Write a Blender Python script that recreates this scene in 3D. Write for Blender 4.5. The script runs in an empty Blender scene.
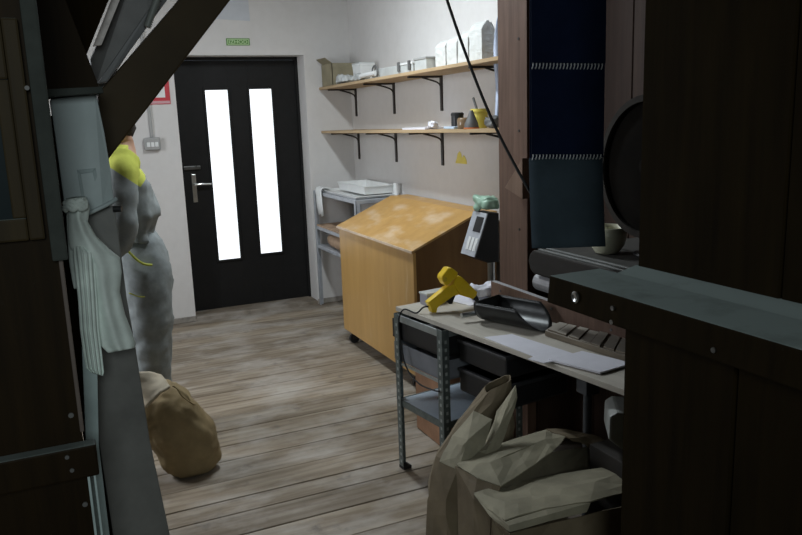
import bpy, bmesh, math, random
from mathutils import Vector, Matrix, noise
random.seed(7)
S = bpy.context.scene
COL = S.collection
R = math.radians
V = Vector

# ------------------------------------------------------------------ camera
FOC, PW, PH, EYE = 765.0, 802.0, 535.0, 1.6
ROLL, HOR = 0.036, 155.0
_n = Vector((ROLL, 1.0)).normalized()
_v = _n * (FOC * FOC / HOR)
UPc = -Vector((_v.x, -_v.y, -FOC)).normalized()
_hc = -_n * HOR
_hx = 2117 - PW / 2
_hy = _hc.y - ROLL * (_hx - _hc.x)
Xc = Vector((_hx, -_hy, -FOC)).normalized()
Yc = UPc.cross(Xc)
CR = Matrix((Xc, Yc, UPc))                 # camera axes -> world axes
cam_data = bpy.data.cameras.new('camera')
cam_data.sensor_fit = 'HORIZONTAL'
cam_data.sensor_width = 36.0
cam_data.lens = FOC * 36.0 / PW
cam_data.clip_start = 0.02
camera = bpy.data.objects.new('camera', cam_data)
COL.objects.link(camera)
camera.matrix_world = Matrix.Translation((0, 0, EYE)) @ CR.to_4x4()
S.camera = camera

# ------------------------------------------------------------------ world, lights, exposure
S.view_settings.view_transform = 'Standard'
S.view_settings.look = 'None'
S.view_settings.gamma = 1
S.view_settings.use_curve_mapping = False
S.view_settings.exposure = 0.0
W = bpy.data.worlds.new('world')
S.world = W
W.use_nodes = True
W.node_tree.nodes['Background'].inputs[0].default_value = (0.75, 0.85, 1.0, 1)
W.node_tree.nodes['Background'].inputs[1].default_value = 0.6

def area(name, loc, target, sx, sy, power, color):
    l = bpy.data.lights.new(name, 'AREA')
    l.shape = 'RECTANGLE'
    l.size, l.size_y = sx, sy
    l.energy = power
    l.color = color
    o = bpy.data.objects.new(name, l)
    COL.objects.link(o)
    o.location = loc
    d = Vector(target) - Vector(loc)
    o.rotation_euler = d.to_track_quat('-Z', 'Y').to_euler()
    return o
# fluorescent ceiling lamp over the middle of the room (out of the frame), daylight of a window on the left,
# faint daylight from the part of the mill behind the camera
area('ceiling_lamp_light', (1.3, 4.1, 2.74), (1.3, 4.101, 0), 0.16, 1.0, 38, (0.87, 0.95, 1.0))
area('left_window_light', (-1.12, 4.3, 1.75), (2.4, 3.3, 0.7), 1.0, 1.1, 44, (0.90, 0.94, 1.0))
area('rear_window_light', (-0.25, -1.2, 2.1), (0.45, 2.0, 1.0), 0.8, 0.8, 22.0, (0.88, 0.98, 1.0))

# ------------------------------------------------------------------ unprojection: a point of the place seen at a pixel
def ray(u, v):
    return CR @ Vector((u - PW / 2, -(v - PH / 2), -FOC)).normalized()
def atx(u, v, x):
    d = ray(u, v); return Vector((0, 0, EYE)) + d * (x / d.x)
def aty(u, v, y):
    d = ray(u, v); return Vector((0, 0, EYE)) + d * (y / d.y)
def atz(u, v, z):
    d = ray(u, v); return Vector((0, 0, EYE)) + d * ((z - EYE) / d.z)
def atd(u, v, t):
    return Vector((0, 0, EYE)) + CR @ (Vector(((u - PW / 2) / FOC, -(v - PH / 2) / FOC, -1.0)) * t)

# ------------------------------------------------------------------ mesh helpers
def newbm(): return bmesh.new()
def add(bm, verts, faces):
    vs = [bm.verts.new(v) for v in verts]
    out = []
    for f in faces:
        try: out.append(bm.faces.new([vs[i] for i in f]))
        except ValueError: pass
    return vs, out
def bevel(bm, vs, w, seg=2):
    if w <= 0: return
    es = set()
    for v in vs:
        for e in v.link_edges: es.add(e)
    bmesh.ops.bevel(bm, geom=list(es), offset=w, segments=seg, affect='EDGES', profile=0.6, clamp_overlap=True)
def box(bm, x0, x1, y0, y1, z0, z1, bv=0.0, seg=2, M=None):
    p = [Vector((x, y, z)) for z in (z0, z1) for y in (y0, y1) for x in (x0, x1)]
    if M is not None: p = [M @ q for q in p]
    vs, _ = add(bm, p, [(0, 2, 3, 1), (4, 5, 7, 6), (0, 1, 5, 4), (2, 6, 7, 3), (0, 4, 6, 2), (1, 3, 7, 5)])
    bevel(bm, vs, bv, seg)
    return bm
def prism(bm, pts, off, bv=0.0, seg=2):
    pts = [Vector(p) for p in pts]; off = Vector(off); n = len(pts)
    fs = [tuple(range(n)), tuple(range(2 * n - 1, n - 1, -1))] + [(i, i + n, (i + 1) % n + n, (i + 1) % n) for i in range(n)]
    vs, f = add(bm, pts + [p + off for p in pts], fs)
    bmesh.ops.recalc_face_normals(bm, faces=[q for q in f if q.is_valid])
    bevel(bm, vs, bv, seg)
    return bm
def frame_of(d):
    d = Vector(d).normalized()
    a = Vector((0, 0, 1)) if abs(d.z) < 0.9 else Vector((1, 0, 0))
    u = d.cross(a).normalized()
    return u, d.cross(u).normalized()
def loft(bm, rings, cap0=True, cap1=True):
    n = len(rings[0])
    vs = [[bm.verts.new(p) for p in r] for r in rings]
    for a, b in zip(vs[:-1], vs[1:]):
        for i in range(n):
            bm.faces.new((a[i], a[(i + 1) % n], b[(i + 1) % n], b[i]))
    if cap0: bm.faces.new(vs[0][::-1])
    if cap1: bm.faces.new(vs[-1])
    return vs
def cyl(bm, p0, p1, r0, r1=None, seg=20):
    p0, p1 = Vector(p0), Vector(p1)
    r1 = r0 if r1 is None else r1
    u, w = frame_of(p1 - p0)
    ring = lambda c, r: [c + (u * math.cos(2 * math.pi * i / seg) + w * math.sin(2 * math.pi * i / seg)) * r for i in range(seg)]
    loft(bm, [ring(p0, r0), ring(p1, r1)])
    return bm
def lathe(bm, c, axis, prof, seg=28, cap0=True, cap1=True):
    c = Vector(c); a = Vector(axis).normalized(); u, w = frame_of(a)
    rings = [[c + a * h + (u * math.cos(2 * math.pi * i / seg) + w * math.sin(2 * math.pi * i / seg)) * r for i in range(seg)] for r, h in prof]
    loft(bm, rings, cap0, cap1)
    return bm
def spline(pts, k=8):
    pts = [Vector(p) for p in pts]; out = []
    for i in range(len(pts) - 1):
        p0 = pts[max(i - 1, 0)]; p1 = pts[i]; p2 = pts[i + 1]; p3 = pts[min(i + 2, len(pts) - 1)]
        for j in range(k):
            t = j / k
            out.append(0.5 * ((2 * p1) + (p2 - p0) * t + (2 * p0 - 5 * p1 + 4 * p2 - p3) * t * t + (3 * p1 - p0 - 3 * p2 + p3) * t ** 3))
    out.append(pts[-1])
    return out
def tube(bm, pts, r, seg=8, k=8, radii=None):
    P = spline(pts, k) if k else [Vector(p) for p in pts]
    rings = []; u = None
    for i, p in enumerate(P):
        d = (P[min(i + 1, len(P) - 1)] - P[max(i - 1, 0)]).normalized()
        if u is None: u, w = frame_of(d)
        else:
            u = (u - d * u.dot(d)).normalized(); w = d.cross(u)
        rr = r if radii is None else radii(i / (len(P) - 1))
        rings.append([p + (u * math.cos(2 * math.pi * j / seg) + w * math.sin(2 * math.pi * j / seg)) * rr for j in range(seg)])
    loft(bm, rings)
    return bm
def grid(bm, P):
    "P[i][j] points -> quad sheet"
    V = [[bm.verts.new(p) for p in row] for row in P]
    for a, b in zip(V[:-1], V[1:]):
        for j in range(len(a) - 1): bm.faces.new((a[j], a[j + 1], b[j + 1], b[j]))
    return V
def crumple(bm, amp, scale, seed=0.0, octs=3):
    bm.normal_update()
    off = Vector((seed * 3.1, seed * 1.7, seed))
    mv = []
    for v in bm.verts:
        s = 0.0
        for o in range(octs):
            s += (abs(noise.noise((v.co + off) * scale * 2 ** o)) * 2 - 0.6) / 1.9 ** o
        mv.append(v.normal * s * amp)
    for v, m in zip(bm.verts, mv): v.co += m

def obj(name, bm, mat, parent=None, local=False, smooth=False, solid=0.0, sub=0, kind=None):
    bmesh.ops.recalc_face_normals(bm, faces=bm.faces)
    me = bpy.data.meshes.new(name)
    o = bpy.data.objects.new(name, me)
    COL.objects.link(o)
    if parent is not None:
        o.parent = parent
        if not local:
            M = Matrix.Identity(4); q = parent
            while q is not None:
                M = (Matrix.Translation(q.location) @ q.rotation_euler.to_matrix().to_4x4()) @ M
                q = q.parent
            bmesh.ops.transform(bm, matrix=M.inverted(), verts=bm.verts)
    elif not local:
        lo = [min(v.co[i] for v in bm.verts) for i in range(3)]
        hi = [max(v.co[i] for v in bm.verts) for i in range(3)]
        c = Vector(((lo[0] + hi[0]) / 2, (lo[1] + hi[1]) / 2, lo[2]))
        bmesh.ops.translate(bm, vec=-c, verts=bm.verts)
        o.location = c
    bm.to_mesh(me); bm.free()
    for m in (mat if isinstance(mat, (list, tuple)) else [mat]): me.materials.append(m)
    if smooth:
        for p in me.polygons: p.use_smooth = True
    if solid:
        md = o.modifiers.new('thickness', 'SOLIDIFY'); md.thickness = solid; md.offset = 0
    if sub:
        md = o.modifiers.new('smooth', 'SUBSURF'); md.levels = sub; md.render_levels = sub
    if kind: o['kind'] = kind
    return o
def tag(o, label, cat, group=None, kind=None):
    o['label'] = label; o['category'] = cat
    if group: o['group'] = group
    if kind: o['kind'] = kind
    return o
def thing(name, label, cat, loc, rotz=0.0, group=None):
    o = bpy.data.objects.new(name, None)
    o.empty_display_size = 0.05
    COL.objects.link(o)
    o.location = loc; o.rotation_euler = (0, 0, rotz)
    return tag(o, label, cat, group)
def struct(name, bm, mat, parent=None, **k):
    o = obj(name, bm, mat, parent, **k)
    if parent is None: o['kind'] = 'structure'
    return o
def copy_tree(o, parent=None):
    c = o.copy(); COL.objects.link(c)
    if parent is not None: c.parent = parent
    for ch in list(o.children): copy_tree(ch, c)
    return c

# ------------------------------------------------------------------ materials
class N:
    def __init__(s, name):
        s.m = bpy.data.materials.new(name); s.m.use_nodes = True
        s.t = s.m.node_tree; s.b = s.t.nodes['Principled BSDF']
    def n(s, typ, **kw):
        x = s.t.nodes.new(typ)
        for k, v in kw.items(): setattr(x, k, v)
        return x
    def l(s, a, b): s.t.links.new(a, b)
    def coord(s, scale=(1, 1, 1), rot=(0, 0, 0)):
        c = s.n('ShaderNodeTexCoord'); mp = s.n('ShaderNodeMapping')
        mp.inputs['Scale'].default_value = scale; mp.inputs['Rotation'].default_value = rot
        s.l(c.outputs['Object'], mp.inputs['Vector'])
        return mp.outputs['Vector']
    def noise(s, vec, scale, detail=5, rough=0.6):
        x = s.n('ShaderNodeTexNoise'); s.l(vec, x.inputs['Vector'])
        x.inputs['Scale'].default_value = scale; x.inputs['Detail'].default_value = detail; x.inputs['Roughness'].default_value = rough
        return x.outputs['Fac']
    def ramp(s, fac, stops):
        x = s.n('ShaderNodeValToRGB'); s.l(fac, x.inputs['Fac'])
        while len(x.color_ramp.elements) < len(stops): x.color_ramp.elements.new(0.5)
        for e, (p, c) in zip(x.color_ramp.elements, stops):
            e.position = p; e.color = (*c, 1) if len(c) == 3 else c
        return x.outputs['Color']
    def mix(s, fac, a, b, mode='MIX'):
        x = s.n('ShaderNodeMix', data_type='RGBA', blend_type=mode)
        if isinstance(fac, (int, float)): x.inputs['Factor'].default_value = fac
        else: s.l(fac, x.inputs['Factor'])
        for i, q in ((6, a), (7, b)):
            if isinstance(q, (tuple, list)): x.inputs[i].default_value = (*q, 1)
            else: s.l(q, x.inputs[i])
        return x.outputs[2]
    def math(s, op, a, b=0.0):
        x = s.n('ShaderNodeMath', operation=op)
        for i, q in ((0, a), (1, b)):
            if isinstance(q, (int, float)): x.inputs[i].default_value = q
            else: s.l(q, x.inputs[i])
        return x.outputs[0]
    def bump(s, h, strength=0.3, dist=0.01):
        x = s.n('ShaderNodeBump'); x.inputs['Strength'].default_value = strength; x.inputs['Distance'].default_value = dist
        s.l(h, x.inputs['Height']); s.l(x.outputs['Normal'], s.b.inputs['Normal'])
    def col(s, c): 
        if isinstance(c, (tuple, list)): s.b.inputs['Base Color'].default_value = (*c, 1)
        else: s.l(c, s.b.inputs['Base Color'])
    def fin(s, rough=0.6, metal=0.0, spec=0.5):
        s.b.inputs['Roughness'].default_value = rough; s.b.inputs['Metallic'].default_value = metal
        s.b.inputs['Specular IOR Level'].default_value = spec
        return s.m
def plain(name, c, rough=0.5, metal=0.0, var=0.15, scale=14, bump=0.0, spec=0.5):
    q = N(name); v = q.coord()
    f = q.noise(v, scale)
    lo = tuple(x * (1 - var) for x in c); hi = tuple(min(1, x * (1 + var)) for x in c)
    q.col(q.ramp(f, [(0.3, lo), (0.7, hi)]))
    if bump: q.bump(f, bump, 0.004)
    return q.fin(rough, metal, spec)
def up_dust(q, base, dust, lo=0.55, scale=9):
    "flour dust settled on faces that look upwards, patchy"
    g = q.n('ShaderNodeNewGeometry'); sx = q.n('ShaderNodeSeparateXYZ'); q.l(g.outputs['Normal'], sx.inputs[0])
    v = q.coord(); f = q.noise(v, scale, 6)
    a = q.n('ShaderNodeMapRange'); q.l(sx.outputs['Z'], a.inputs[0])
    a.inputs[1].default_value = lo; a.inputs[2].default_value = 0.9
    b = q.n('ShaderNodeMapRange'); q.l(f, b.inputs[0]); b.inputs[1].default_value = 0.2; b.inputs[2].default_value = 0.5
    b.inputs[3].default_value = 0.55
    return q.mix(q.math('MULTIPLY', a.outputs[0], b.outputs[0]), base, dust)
def wood(name, dark, light, grain=(18, 18, 1.2), rough=0.62, dust=None, planks=None, plank_axis='X', spec=0.22, specks=0.0):
    q = N(name); v = q.coord(grain)
    f = q.noise(v, 1.6, 8, 0.65)
    base = q.ramp(f, [(0.25, dark), (0.75, light)])
    v2 = q.coord((1.5, 1.5, 1.5)); f2 = q.noise(v2, 1.0, 4)
    base = q.mix(0.55, base, q.ramp(f2, [(0.3, (0.45, 0.45, 0.45)), (0.7, (1, 1, 1))]), 'MULTIPLY')
    if specks:
        v3 = q.coord(); f3 = q.noise(v3, 26, 7, 0.7)
        base = q.mix(q.ramp(f3, [(0.66, (0, 0, 0)), (0.8, (specks,) * 3)]), base, (0.22, 0.23, 0.2))
    if dust: base = up_dust(q, base, dust)
    q.col(base); q.bump(f, 0.25, 0.003)
    return q.fin(rough, 0, spec)

def m_plaster():
    q = N('white_plaster'); v = q.coord()
    f = q.noise(v, 1.3, 6); g = q.noise(v, 16, 6)
    base = q.ramp(f, [(0.3, (0.625, 0.605, 0.585)), (0.7, (0.665, 0.645, 0.625))])
    q.col(q.mix(0.08, base, q.ramp(g, [(0.3, (0.45, 0.43, 0.4)), (0.6, (0.75, 0.74, 0.72))])))
    q.bump(g, 0.12, 0.004)
    return q.fin(0.9, 0, 0.2)
def m_floor():
    q = N('worn_floor_boards')
    tc = q.n('ShaderNodeTexCoord'); sp = q.n('ShaderNodeSeparateXYZ'); q.l(tc.outputs['Object'], sp.inputs[0])
    at = q.n('ShaderNodeAttribute', attribute_name='plank'); rnd = at.outputs['Fac']
    mp = q.n('ShaderNodeMapping'); q.l(tc.outputs['Object'], mp.inputs['Vector']); mp.inputs['Scale'].default_value = (1.0, 5.5, 1)
    ad = q.n('ShaderNodeVectorMath', operation='ADD'); cb = q.n('ShaderNodeCombineXYZ')
    q.l(q.math('MULTIPLY', rnd, 37.0), cb.inputs[0]); q.l(mp.outputs[0], ad.inputs[0]); q.l(cb.outputs[0], ad.inputs[1])
    f = q.noise(ad.outputs[0], 2.4, 5, 0.55)
    # long cathedral grain
    wv = q.n('ShaderNodeTexWave', wave_type='BANDS', bands_direction='Y'); q.l(ad.outputs[0], wv.inputs['Vector'])
    wv.inputs['Scale'].default_value = 1.1; wv.inputs['Distortion'].default_value = 9; wv.inputs['Detail'].default_value = 3; wv.inputs['Detail Scale'].default_value = 0.7
    base = q.ramp(f, [(0.25, (0.155, 0.12, 0.08)), (0.5, (0.26, 0.215, 0.16)), (0.78, (0.39, 0.345, 0.28))])
    base = q.mix(0.3, base, q.ramp(wv.outputs['Fac'], [(0.1, (0.42, 0.36, 0.30)), (0.55, (1, 1, 1))]), 'MULTIPLY')
    base = q.mix(0.6, base, q.ramp(rnd, [(0.0, (0.5, 0.47, 0.44)), (1.0, (1.2, 1.16, 1.1))]), 'MULTIPLY')
    # worn-in flour greying the walked middle, dark dirt blotches
    v = q.coord((1, 1.6, 1)); s = q.noise(v, 2.1, 5)
    base = q.mix(q.ramp(s, [(0.46, (0, 0, 0)), (0.66, (0.6, 0.6, 0.6))]), base, (0.46, 0.43, 0.39))
    v4 = q.coord((1, 1, 1)); s2 = q.noise(v4, 7, 5)
    base = q.mix(q.ramp(s2, [(0.60, (0, 0, 0)), (0.72, (0.55, 0.55, 0.55))]), base, (0.085, 0.075, 0.07))
    q.col(base); q.bump(f, 0.35, 0.004)
    return q.fin(0.62, 0, 0.35)
def m_ply():
    q = N('varnished_plywood'); v = q.coord((6, 6, 0.7))
    f = q.noise(v, 1.6, 7, 0.6)
    base = q.ramp(f, [(0.25, (0.43, 0.245, 0.075)), (0.75, (0.57, 0.345, 0.12))])
    return q, base
def m_bin_face():
    q, base = m_ply()
    v = q.coord((16, 16, 3)); g = q.noise(v, 0.9, 5)
    q.col(q.mix(q.ramp(g, [(0.62, (0, 0, 0)), (0.8, (0.42, 0.42, 0.42))]), base, (0.75, 0.66, 0.5)))
    return q.fin(0.32, 0, 0.5)
def m_bin_lid():
    q, base = m_ply()
    v = q.coord((2.3, 1, 1)); g = q.noise(v, 3.4, 5, 0.5)
    q.col(q.mix(q.ramp(g, [(0.52, (0, 0, 0)), (0.76, (0.5, 0.5, 0.5))]), base, (0.80, 0.74, 0.64)))
    return q.fin(0.4, 0, 0.4)
def m_kraft(name, c, rough=0.75):
    q = N(name); v = q.coord(); f = q.noise(v, 9, 7); g = q.noise(v, 60, 4)
    base = q.ramp(f, [(0.3, tuple(x * 0.72 for x in c)), (0.7, tuple(x * 1.1 for x in c))])
    q.col(base); q.bump(g, 0.25, 0.002)
    return q.fin(rough, 0, 0.3)
def m_glow(name, c, e):
    q = N(name); v = q.coord(); f = q.noise(v, 3.0, 3)
    q.col((0.8, 0.85, 0.9))
    q.l(q.ramp(f, [(0.3, tuple(x * 0.93 for x in c)), (0.7, c)]), q.b.inputs['Emission Color'])
    q.b.inputs['Emission Strength'].default_value = e
    return q.fin(0.3)
M_PLASTER = m_plaster()
M_FLOOR = m_floor()
M_DOOR = plain('black_door_paint', (0.006, 0.0057, 0.0055), 0.6, var=0.3, bump=0.15, spec=0.3)
M_PANE = m_glow('daylit_frosted_pane', (0.93, 0.97, 1.0), 1.25)
M_CHROME = plain('worn_chrome', (0.55, 0.55, 0.53), 0.3, 1.0)
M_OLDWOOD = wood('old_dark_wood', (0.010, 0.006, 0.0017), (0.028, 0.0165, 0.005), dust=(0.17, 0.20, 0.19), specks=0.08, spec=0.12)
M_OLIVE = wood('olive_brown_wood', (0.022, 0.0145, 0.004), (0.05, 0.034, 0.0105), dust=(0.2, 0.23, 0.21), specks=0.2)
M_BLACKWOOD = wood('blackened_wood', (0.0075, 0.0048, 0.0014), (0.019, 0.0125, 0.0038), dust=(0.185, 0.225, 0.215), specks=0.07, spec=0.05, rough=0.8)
M_BROWN = wood('brown_stained_wood', (0.105, 0.06, 0.043), (0.2, 0.125, 0.09), dust=(0.36, 0.36, 0.37), specks=0.15)
M_BEAM = wood('dark_brown_beam_wood', (0.028, 0.018, 0.0062), (0.058, 0.038, 0.0135), grain=(3, 14, 3))
M_SHELF = wood('pine_shelf_board', (0.46, 0.32, 0.18), (0.62, 0.46, 0.28), grain=(16, 1.2, 16))
M_BENCH = wood('dusty_pale_bench_board', (0.47, 0.44, 0.37), (0.64, 0.60, 0.53), grain=(1.5, 12, 12), rough=0.65)
M_BINF, M_BINL = m_bin_face(), m_bin_lid()
M_BINSHADE = wood('shaded_plywood_end', (0.17, 0.085, 0.03), (0.27, 0.145, 0.055), grain=(7, 7, 0.8), rough=0.4)  # bin plywood with the shade of the unlit end put into its colour
M_EDGE = plain('pale_plywood_edge', (0.66, 0.52, 0.38), 0.5)
M_BRACKET = plain('black_bracket_metal', (0.022, 0.016, 0.013), 0.5)
M_BLACK = plain('black_plastic', (0.012, 0.012, 0.013), 0.42)
M_RUBBER = plain('black_rubber', (0.014, 0.014, 0.014), 0.75)
M_STEEL = plain('brushed_steel', (0.42, 0.44, 0.44), 0.28, 1.0, var=0.2)
M_SCOOP = plain('dull_steel', (0.055, 0.057, 0.057), 0.36, 0.85, var=0.2)
M_GALV = plain('grey_green_slotted_metal', (0.13, 0.155, 0.15), 0.45, 0.5, var=0.3, scale=30)
M_RAIL = plain('bright_metal_rail', (0.42, 0.46, 0.46), 0.35, 0.7)
M_GREYMET = plain('grey_painted_metal', (0.125, 0.125, 0.122), 0.55, 0.1, var=0.25, scale=8, bump=0.1)
M_DUCTLO = plain('scuffed_grey_sheet_metal', (0.16, 0.16, 0.148), 0.6, 0.0, var=0.28, scale=7, bump=0.1)
M_DUCTUP = plain('pale_blue_grey_sheet', (0.39, 0.455, 0.455), 0.65, 0.0, var=0.1, scale=7)
M_STRIPMET = plain('dull_grey_green_strip', (0.045, 0.052, 0.046), 0.75, 0.0, var=0.25, spec=0.2)
M_TEALWHITE = plain('greenish_white_paint', (0.42, 0.52, 0.51), 0.6, var=0.15)
M_TEAL = plain('dark_teal_glass', (0.008, 0.016, 0.018), 0.5, spec=0.1)
M_CLOTH = plain('dusty_white_cotton', (0.70, 0.78, 0.73), 0.9, var=0.12, scale=22, bump=0.2, spec=0.1)
M_PAPER = plain('white_paper', (0.72, 0.72, 0.78), 0.8, var=0.04, spec=0.2)
M_BAGWHITE = plain('white_bag_paper', (0.60, 0.61, 0.59), 0.85, var=0.06, spec=0.1)
M_WHITE = plain('white_plastic', (0.75, 0.76, 0.75), 0.5, var=0.05)
M_CLEAR = plain('frosted_grey_plastic', (0.52, 0.54, 0.53), 0.25, var=0.12)
M_RACK = plain('light_grey_rack_paint', (0.40, 0.42, 0.45), 0.45, 0.2)
M_CARD = m_kraft('brown_cardboard', (0.48, 0.33, 0.22))
M_OLIVECARD = m_kraft('olive_cardboard', (0.30, 0.265, 0.175))
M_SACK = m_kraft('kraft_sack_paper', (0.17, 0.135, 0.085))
M_SACKLIT = m_kraft('lit_sack_paper', (0.30, 0.275, 0.195))  # same kraft paper, painted paler for the lit upper folds
M_BAG = m_kraft('tan_bag_paper', (0.31, 0.235, 0.125))
M_BAGTOP = m_kraft('cream_bag_paper', (0.56, 0.49, 0.37))
M_YELLOW = plain('yellow_plastic', (0.74, 0.50, 0.012), 0.38, var=0.1)
M_YELLOWL = plain('pale_yellow_plastic', (0.66, 0.55, 0.09), 0.5, var=0.1)
M_NAVY = plain('navy_card', (0.0052, 0.010, 0.029), 0.85, var=0.15, spec=0.06)
M_NAVYLIT = plain('lit_navy_card', (0.045, 0.065, 0.08), 0.85, var=0.2, scale=5, spec=0.08)  # navy card painted paler where the lifted bottom pad catches light
M_WIRE = plain('white_coated_wire', (0.62, 0.64, 0.66), 0.35, 0.2)
M_GREEN = plain('green_sign', (0.10, 0.24, 0.045), 0.5, var=0.05)
M_LIME = plain('lime_lettering', (0.55, 0.72, 0.42), 0.5, var=0.03)
M_RED = plain('red_sign_print', (0.52, 0.035, 0.05), 0.5, var=0.05)
M_GREYBOX = plain('grey_switch_plastic', (0.34, 0.34, 0.33), 0.5, var=0.06)
M_PALEGREEN = plain('pale_green_translucent', (0.36, 0.55, 0.42), 0.35, var=0.15)
M_BLUECLOTH = plain('pale_blue_plastic_film', (0.5, 0.58, 0.75), 0.4, var=0.15)
M_SHELFBLUE = plain('blue_grey_sheet', (0.36, 0.43, 0.50), 0.3, 0.0, var=0.15, scale=6)
M_SUIT = plain('grey_work_fabric', (0.27, 0.295, 0.295), 0.92, var=0.16, scale=25, bump=0.3, spec=0.1)
M_HIVIS = plain('yellow_green_fabric', (0.50, 0.53, 0.10), 0.85, var=0.08, spec=0.1)
def m_jacket():
    "grey cloth with the yellow yoke sewn over the shoulders, its hem dipping to a point on the back"
    q = N('overall_jacket_cloth'); v = q.coord(); f = q.noise(v, 25)
    tc = q.n('ShaderNodeTexCoord'); sp = q.n('ShaderNodeSeparateXYZ'); q.l(tc.outputs['Object'], sp.inputs[0])
    a = q.math('MAXIMUM', q.math('MULTIPLY', q.math('SUBTRACT', 0.025, sp.outputs['X']), 0.8), q.math('SUBTRACT', sp.outputs['X'], 0.025))
    m = q.math('GREATER_THAN', q.math('SUBTRACT', sp.outputs['Z'], a), 1.30)
    q.col(q.mix(m, q.ramp(f, [(0.3, (0.235, 0.26, 0.26)), (0.7, (0.31, 0.335, 0.335))]), q.ramp(f, [(0.3, (0.46, 0.49, 0.09)), (0.7, (0.55, 0.58, 0.12))])))
    q.bump(f, 0.3, 0.004)
    return q.fin(0.92, 0, 0.1)
M_JACKET = m_jacket()
M_SKIN = plain('skin', (0.50, 0.29, 0.2), 0.6, var=0.06)
M_HAIR = plain('dark_hair', (0.02, 0.015, 0.012), 0.7, var=0.3, scale=60)
M_MUG = plain('cream_ceramic', (0.74, 0.73, 0.55), 0.35, var=0.06)
M_PARTITION = wood('dark_red_brown_planks', (0.045, 0.026, 0.019), (0.085, 0.052, 0.038), dust=(0.15, 0.14, 0.13), specks=0.1)
M_PLANKWALL = wood('aged_plank_wall', (0.07, 0.05, 0.032), (0.15, 0.11, 0.075))
M_MACHTOP = wood('dusty_black_slab', (0.012, 0.010, 0.008), (0.025, 0.021, 0.017), dust=(0.085, 0.083, 0.077), grain=(12, 2, 12), specks=0.3)
M_DRUMF = wood('dark_drum_wood', (0.005, 0.0042, 0.0034), (0.012, 0.010, 0.008), grain=(6, 6, 6), spec=0.04, rough=0.9)
M_DRUMR = plain('grey_drum_rim', (0.035, 0.031, 0.027), 0.8, var=0.3, spec=0.1)
M_BLOCK = wood('dusty_old_wood', (0.13, 0.105, 0.075), (0.27, 0.23, 0.17), grain=(2, 14, 14), dust=(0.36, 0.33, 0.28))
M_TUBE = m_glow('fluorescent_tube', (0.95, 0.98, 1.0), 3.0)

# ------------------------------------------------------------------ the setting
YW, YD, XR, XL, YB, ZC = 6.17, 6.37, 2.395, -1.2, -1.7, 2.86
# floor: one object, boards running along x
bm = newbm(); la = bm.verts.layers.float.new('plank')
y = YB
widths = []
while y < 6.5:
    w = random.uniform(0.165, 0.215)
    if abs((y + w) - 2.77) < 0.11: w = 2.77 - y
    elif abs((y + w) - 3.072) < 0.09: w = 3.072 - y
    widths.append((y, w)); y += w
for (y0, w) in widths:
    x0 = XL - 0.1
    for x1 in (random.uniform(-0.4, 0.25), 2.6):
        r = random.random(); dz = random.uniform(-0.0025, 0)
        n0 = len(bm.verts)
        box(bm, x0 + 0.001, x1 - 0.001, y0 + random.uniform(0.002, 0.0045), y0 + w - random.uniform(0.002, 0.0045), -0.04, dz, 0.002, 1)
        bm.verts.ensure_lookup_table()
        for v in bm.verts[n0:]: v[la] = r
        x0 = x1
box(bm, XL - 0.1, 2.6, YB, 6.6, -0.08, -0.03)
floor = struct('floor', bm, M_FLOOR, local=True)

# wall with the door opening
bm = newbm()
DX0, DX1, DZ = 0.955, 1.995, 2.085
def wall_y(bm, x0, x1, z0, z1): box(bm, x0, x1, YW, YW + 0.3, z0, z1)
wall_y(bm, XL - 0.1, DX0, 0, ZC); wall_y(bm, DX1, XR + 0.1, 0, ZC); wall_y(bm, DX0, DX1, DZ, ZC)
struct('wall_back', bm, M_PLASTER, local=True)
bm = newbm(); box(bm, XR, XR + 0.1, YB, YW, 0, ZC); struct('wall_right', bm, M_PLASTER, local=True)
bm = newbm()
box(bm, XL - 0.1, XL, YB, 3.7, 0, ZC); box(bm, XL - 0.1, XL, 4.9, YW, 0, ZC)
box(bm, XL - 0.1, XL, 3.7, 4.9, 0, 1.1); box(bm, XL - 0.1, XL, 3.7, 4.9, 2.4, ZC)
struct('wall_left', bm, M_PLANKWALL, local=True)
bm = newbm(); box(bm, XL, XR, YB - 0.1, YB, 0, ZC); struct('wall_front', bm, M_OLIVE, local=True)
bm = newbm(); box(bm, XL - 0.1, XR + 0.1, YB - 0.1, YW + 0.3, ZC, ZC + 0.1); struct('ceiling', bm, M_PLANKWALL, local=True)
w1 = bpy.data.objects.new('window_1', None); COL.objects.link(w1); w1.location = (XL - 0.05, 4.3, 1.1); w1['kind'] = 'structure'
bm = newbm()
for a in (3.7, 4.27, 4.84): box(bm, XL - 0.08, XL - 0.03, a, a + 0.06, 1.1, 2.4, 0.004)
for a in (1.1, 2.34): box(bm, XL - 0.08, XL - 0.03, 3.7, 4.9, a, a + 0.06, 0.004)
obj('window_frame', bm, M_WHITE, w1)
bm = newbm(); box(bm, XL - 0.06, XL - 0.055, 3.73, 4.87, 1.13, 2.37); obj('window_pane', bm, m_glow('daylit_window_pane', (0.86, 0.94, 1.0), 1.0), w1)
# brown plank partition on the right, closing off the machine side
bm = newbm()
y = YB
while y < 2.85:
    w = 0.21
    box(bm, 2.19, 2.23, y + 0.002, min(y + w, 2.88) - 0.002, 0, ZC, 0.003, 1); y += w
struct('wall_partition', bm, M_PARTITION, local=True)
bm = newbm(); box(bm, 2.002, 2.23, 2.885, 2.91, 0, ZC); struct('wall_gap_panel', bm, M_PARTITION, local=True)  # added panel that keeps the gap beside the post dark
# threshold step
bm = newbm(); box(bm, DX0, DX1, YW - 0.005, YW + 0.3, -0.02, 0.03, 0.006); struct('trim_1', bm, M_FLOOR, local=True)
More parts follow.
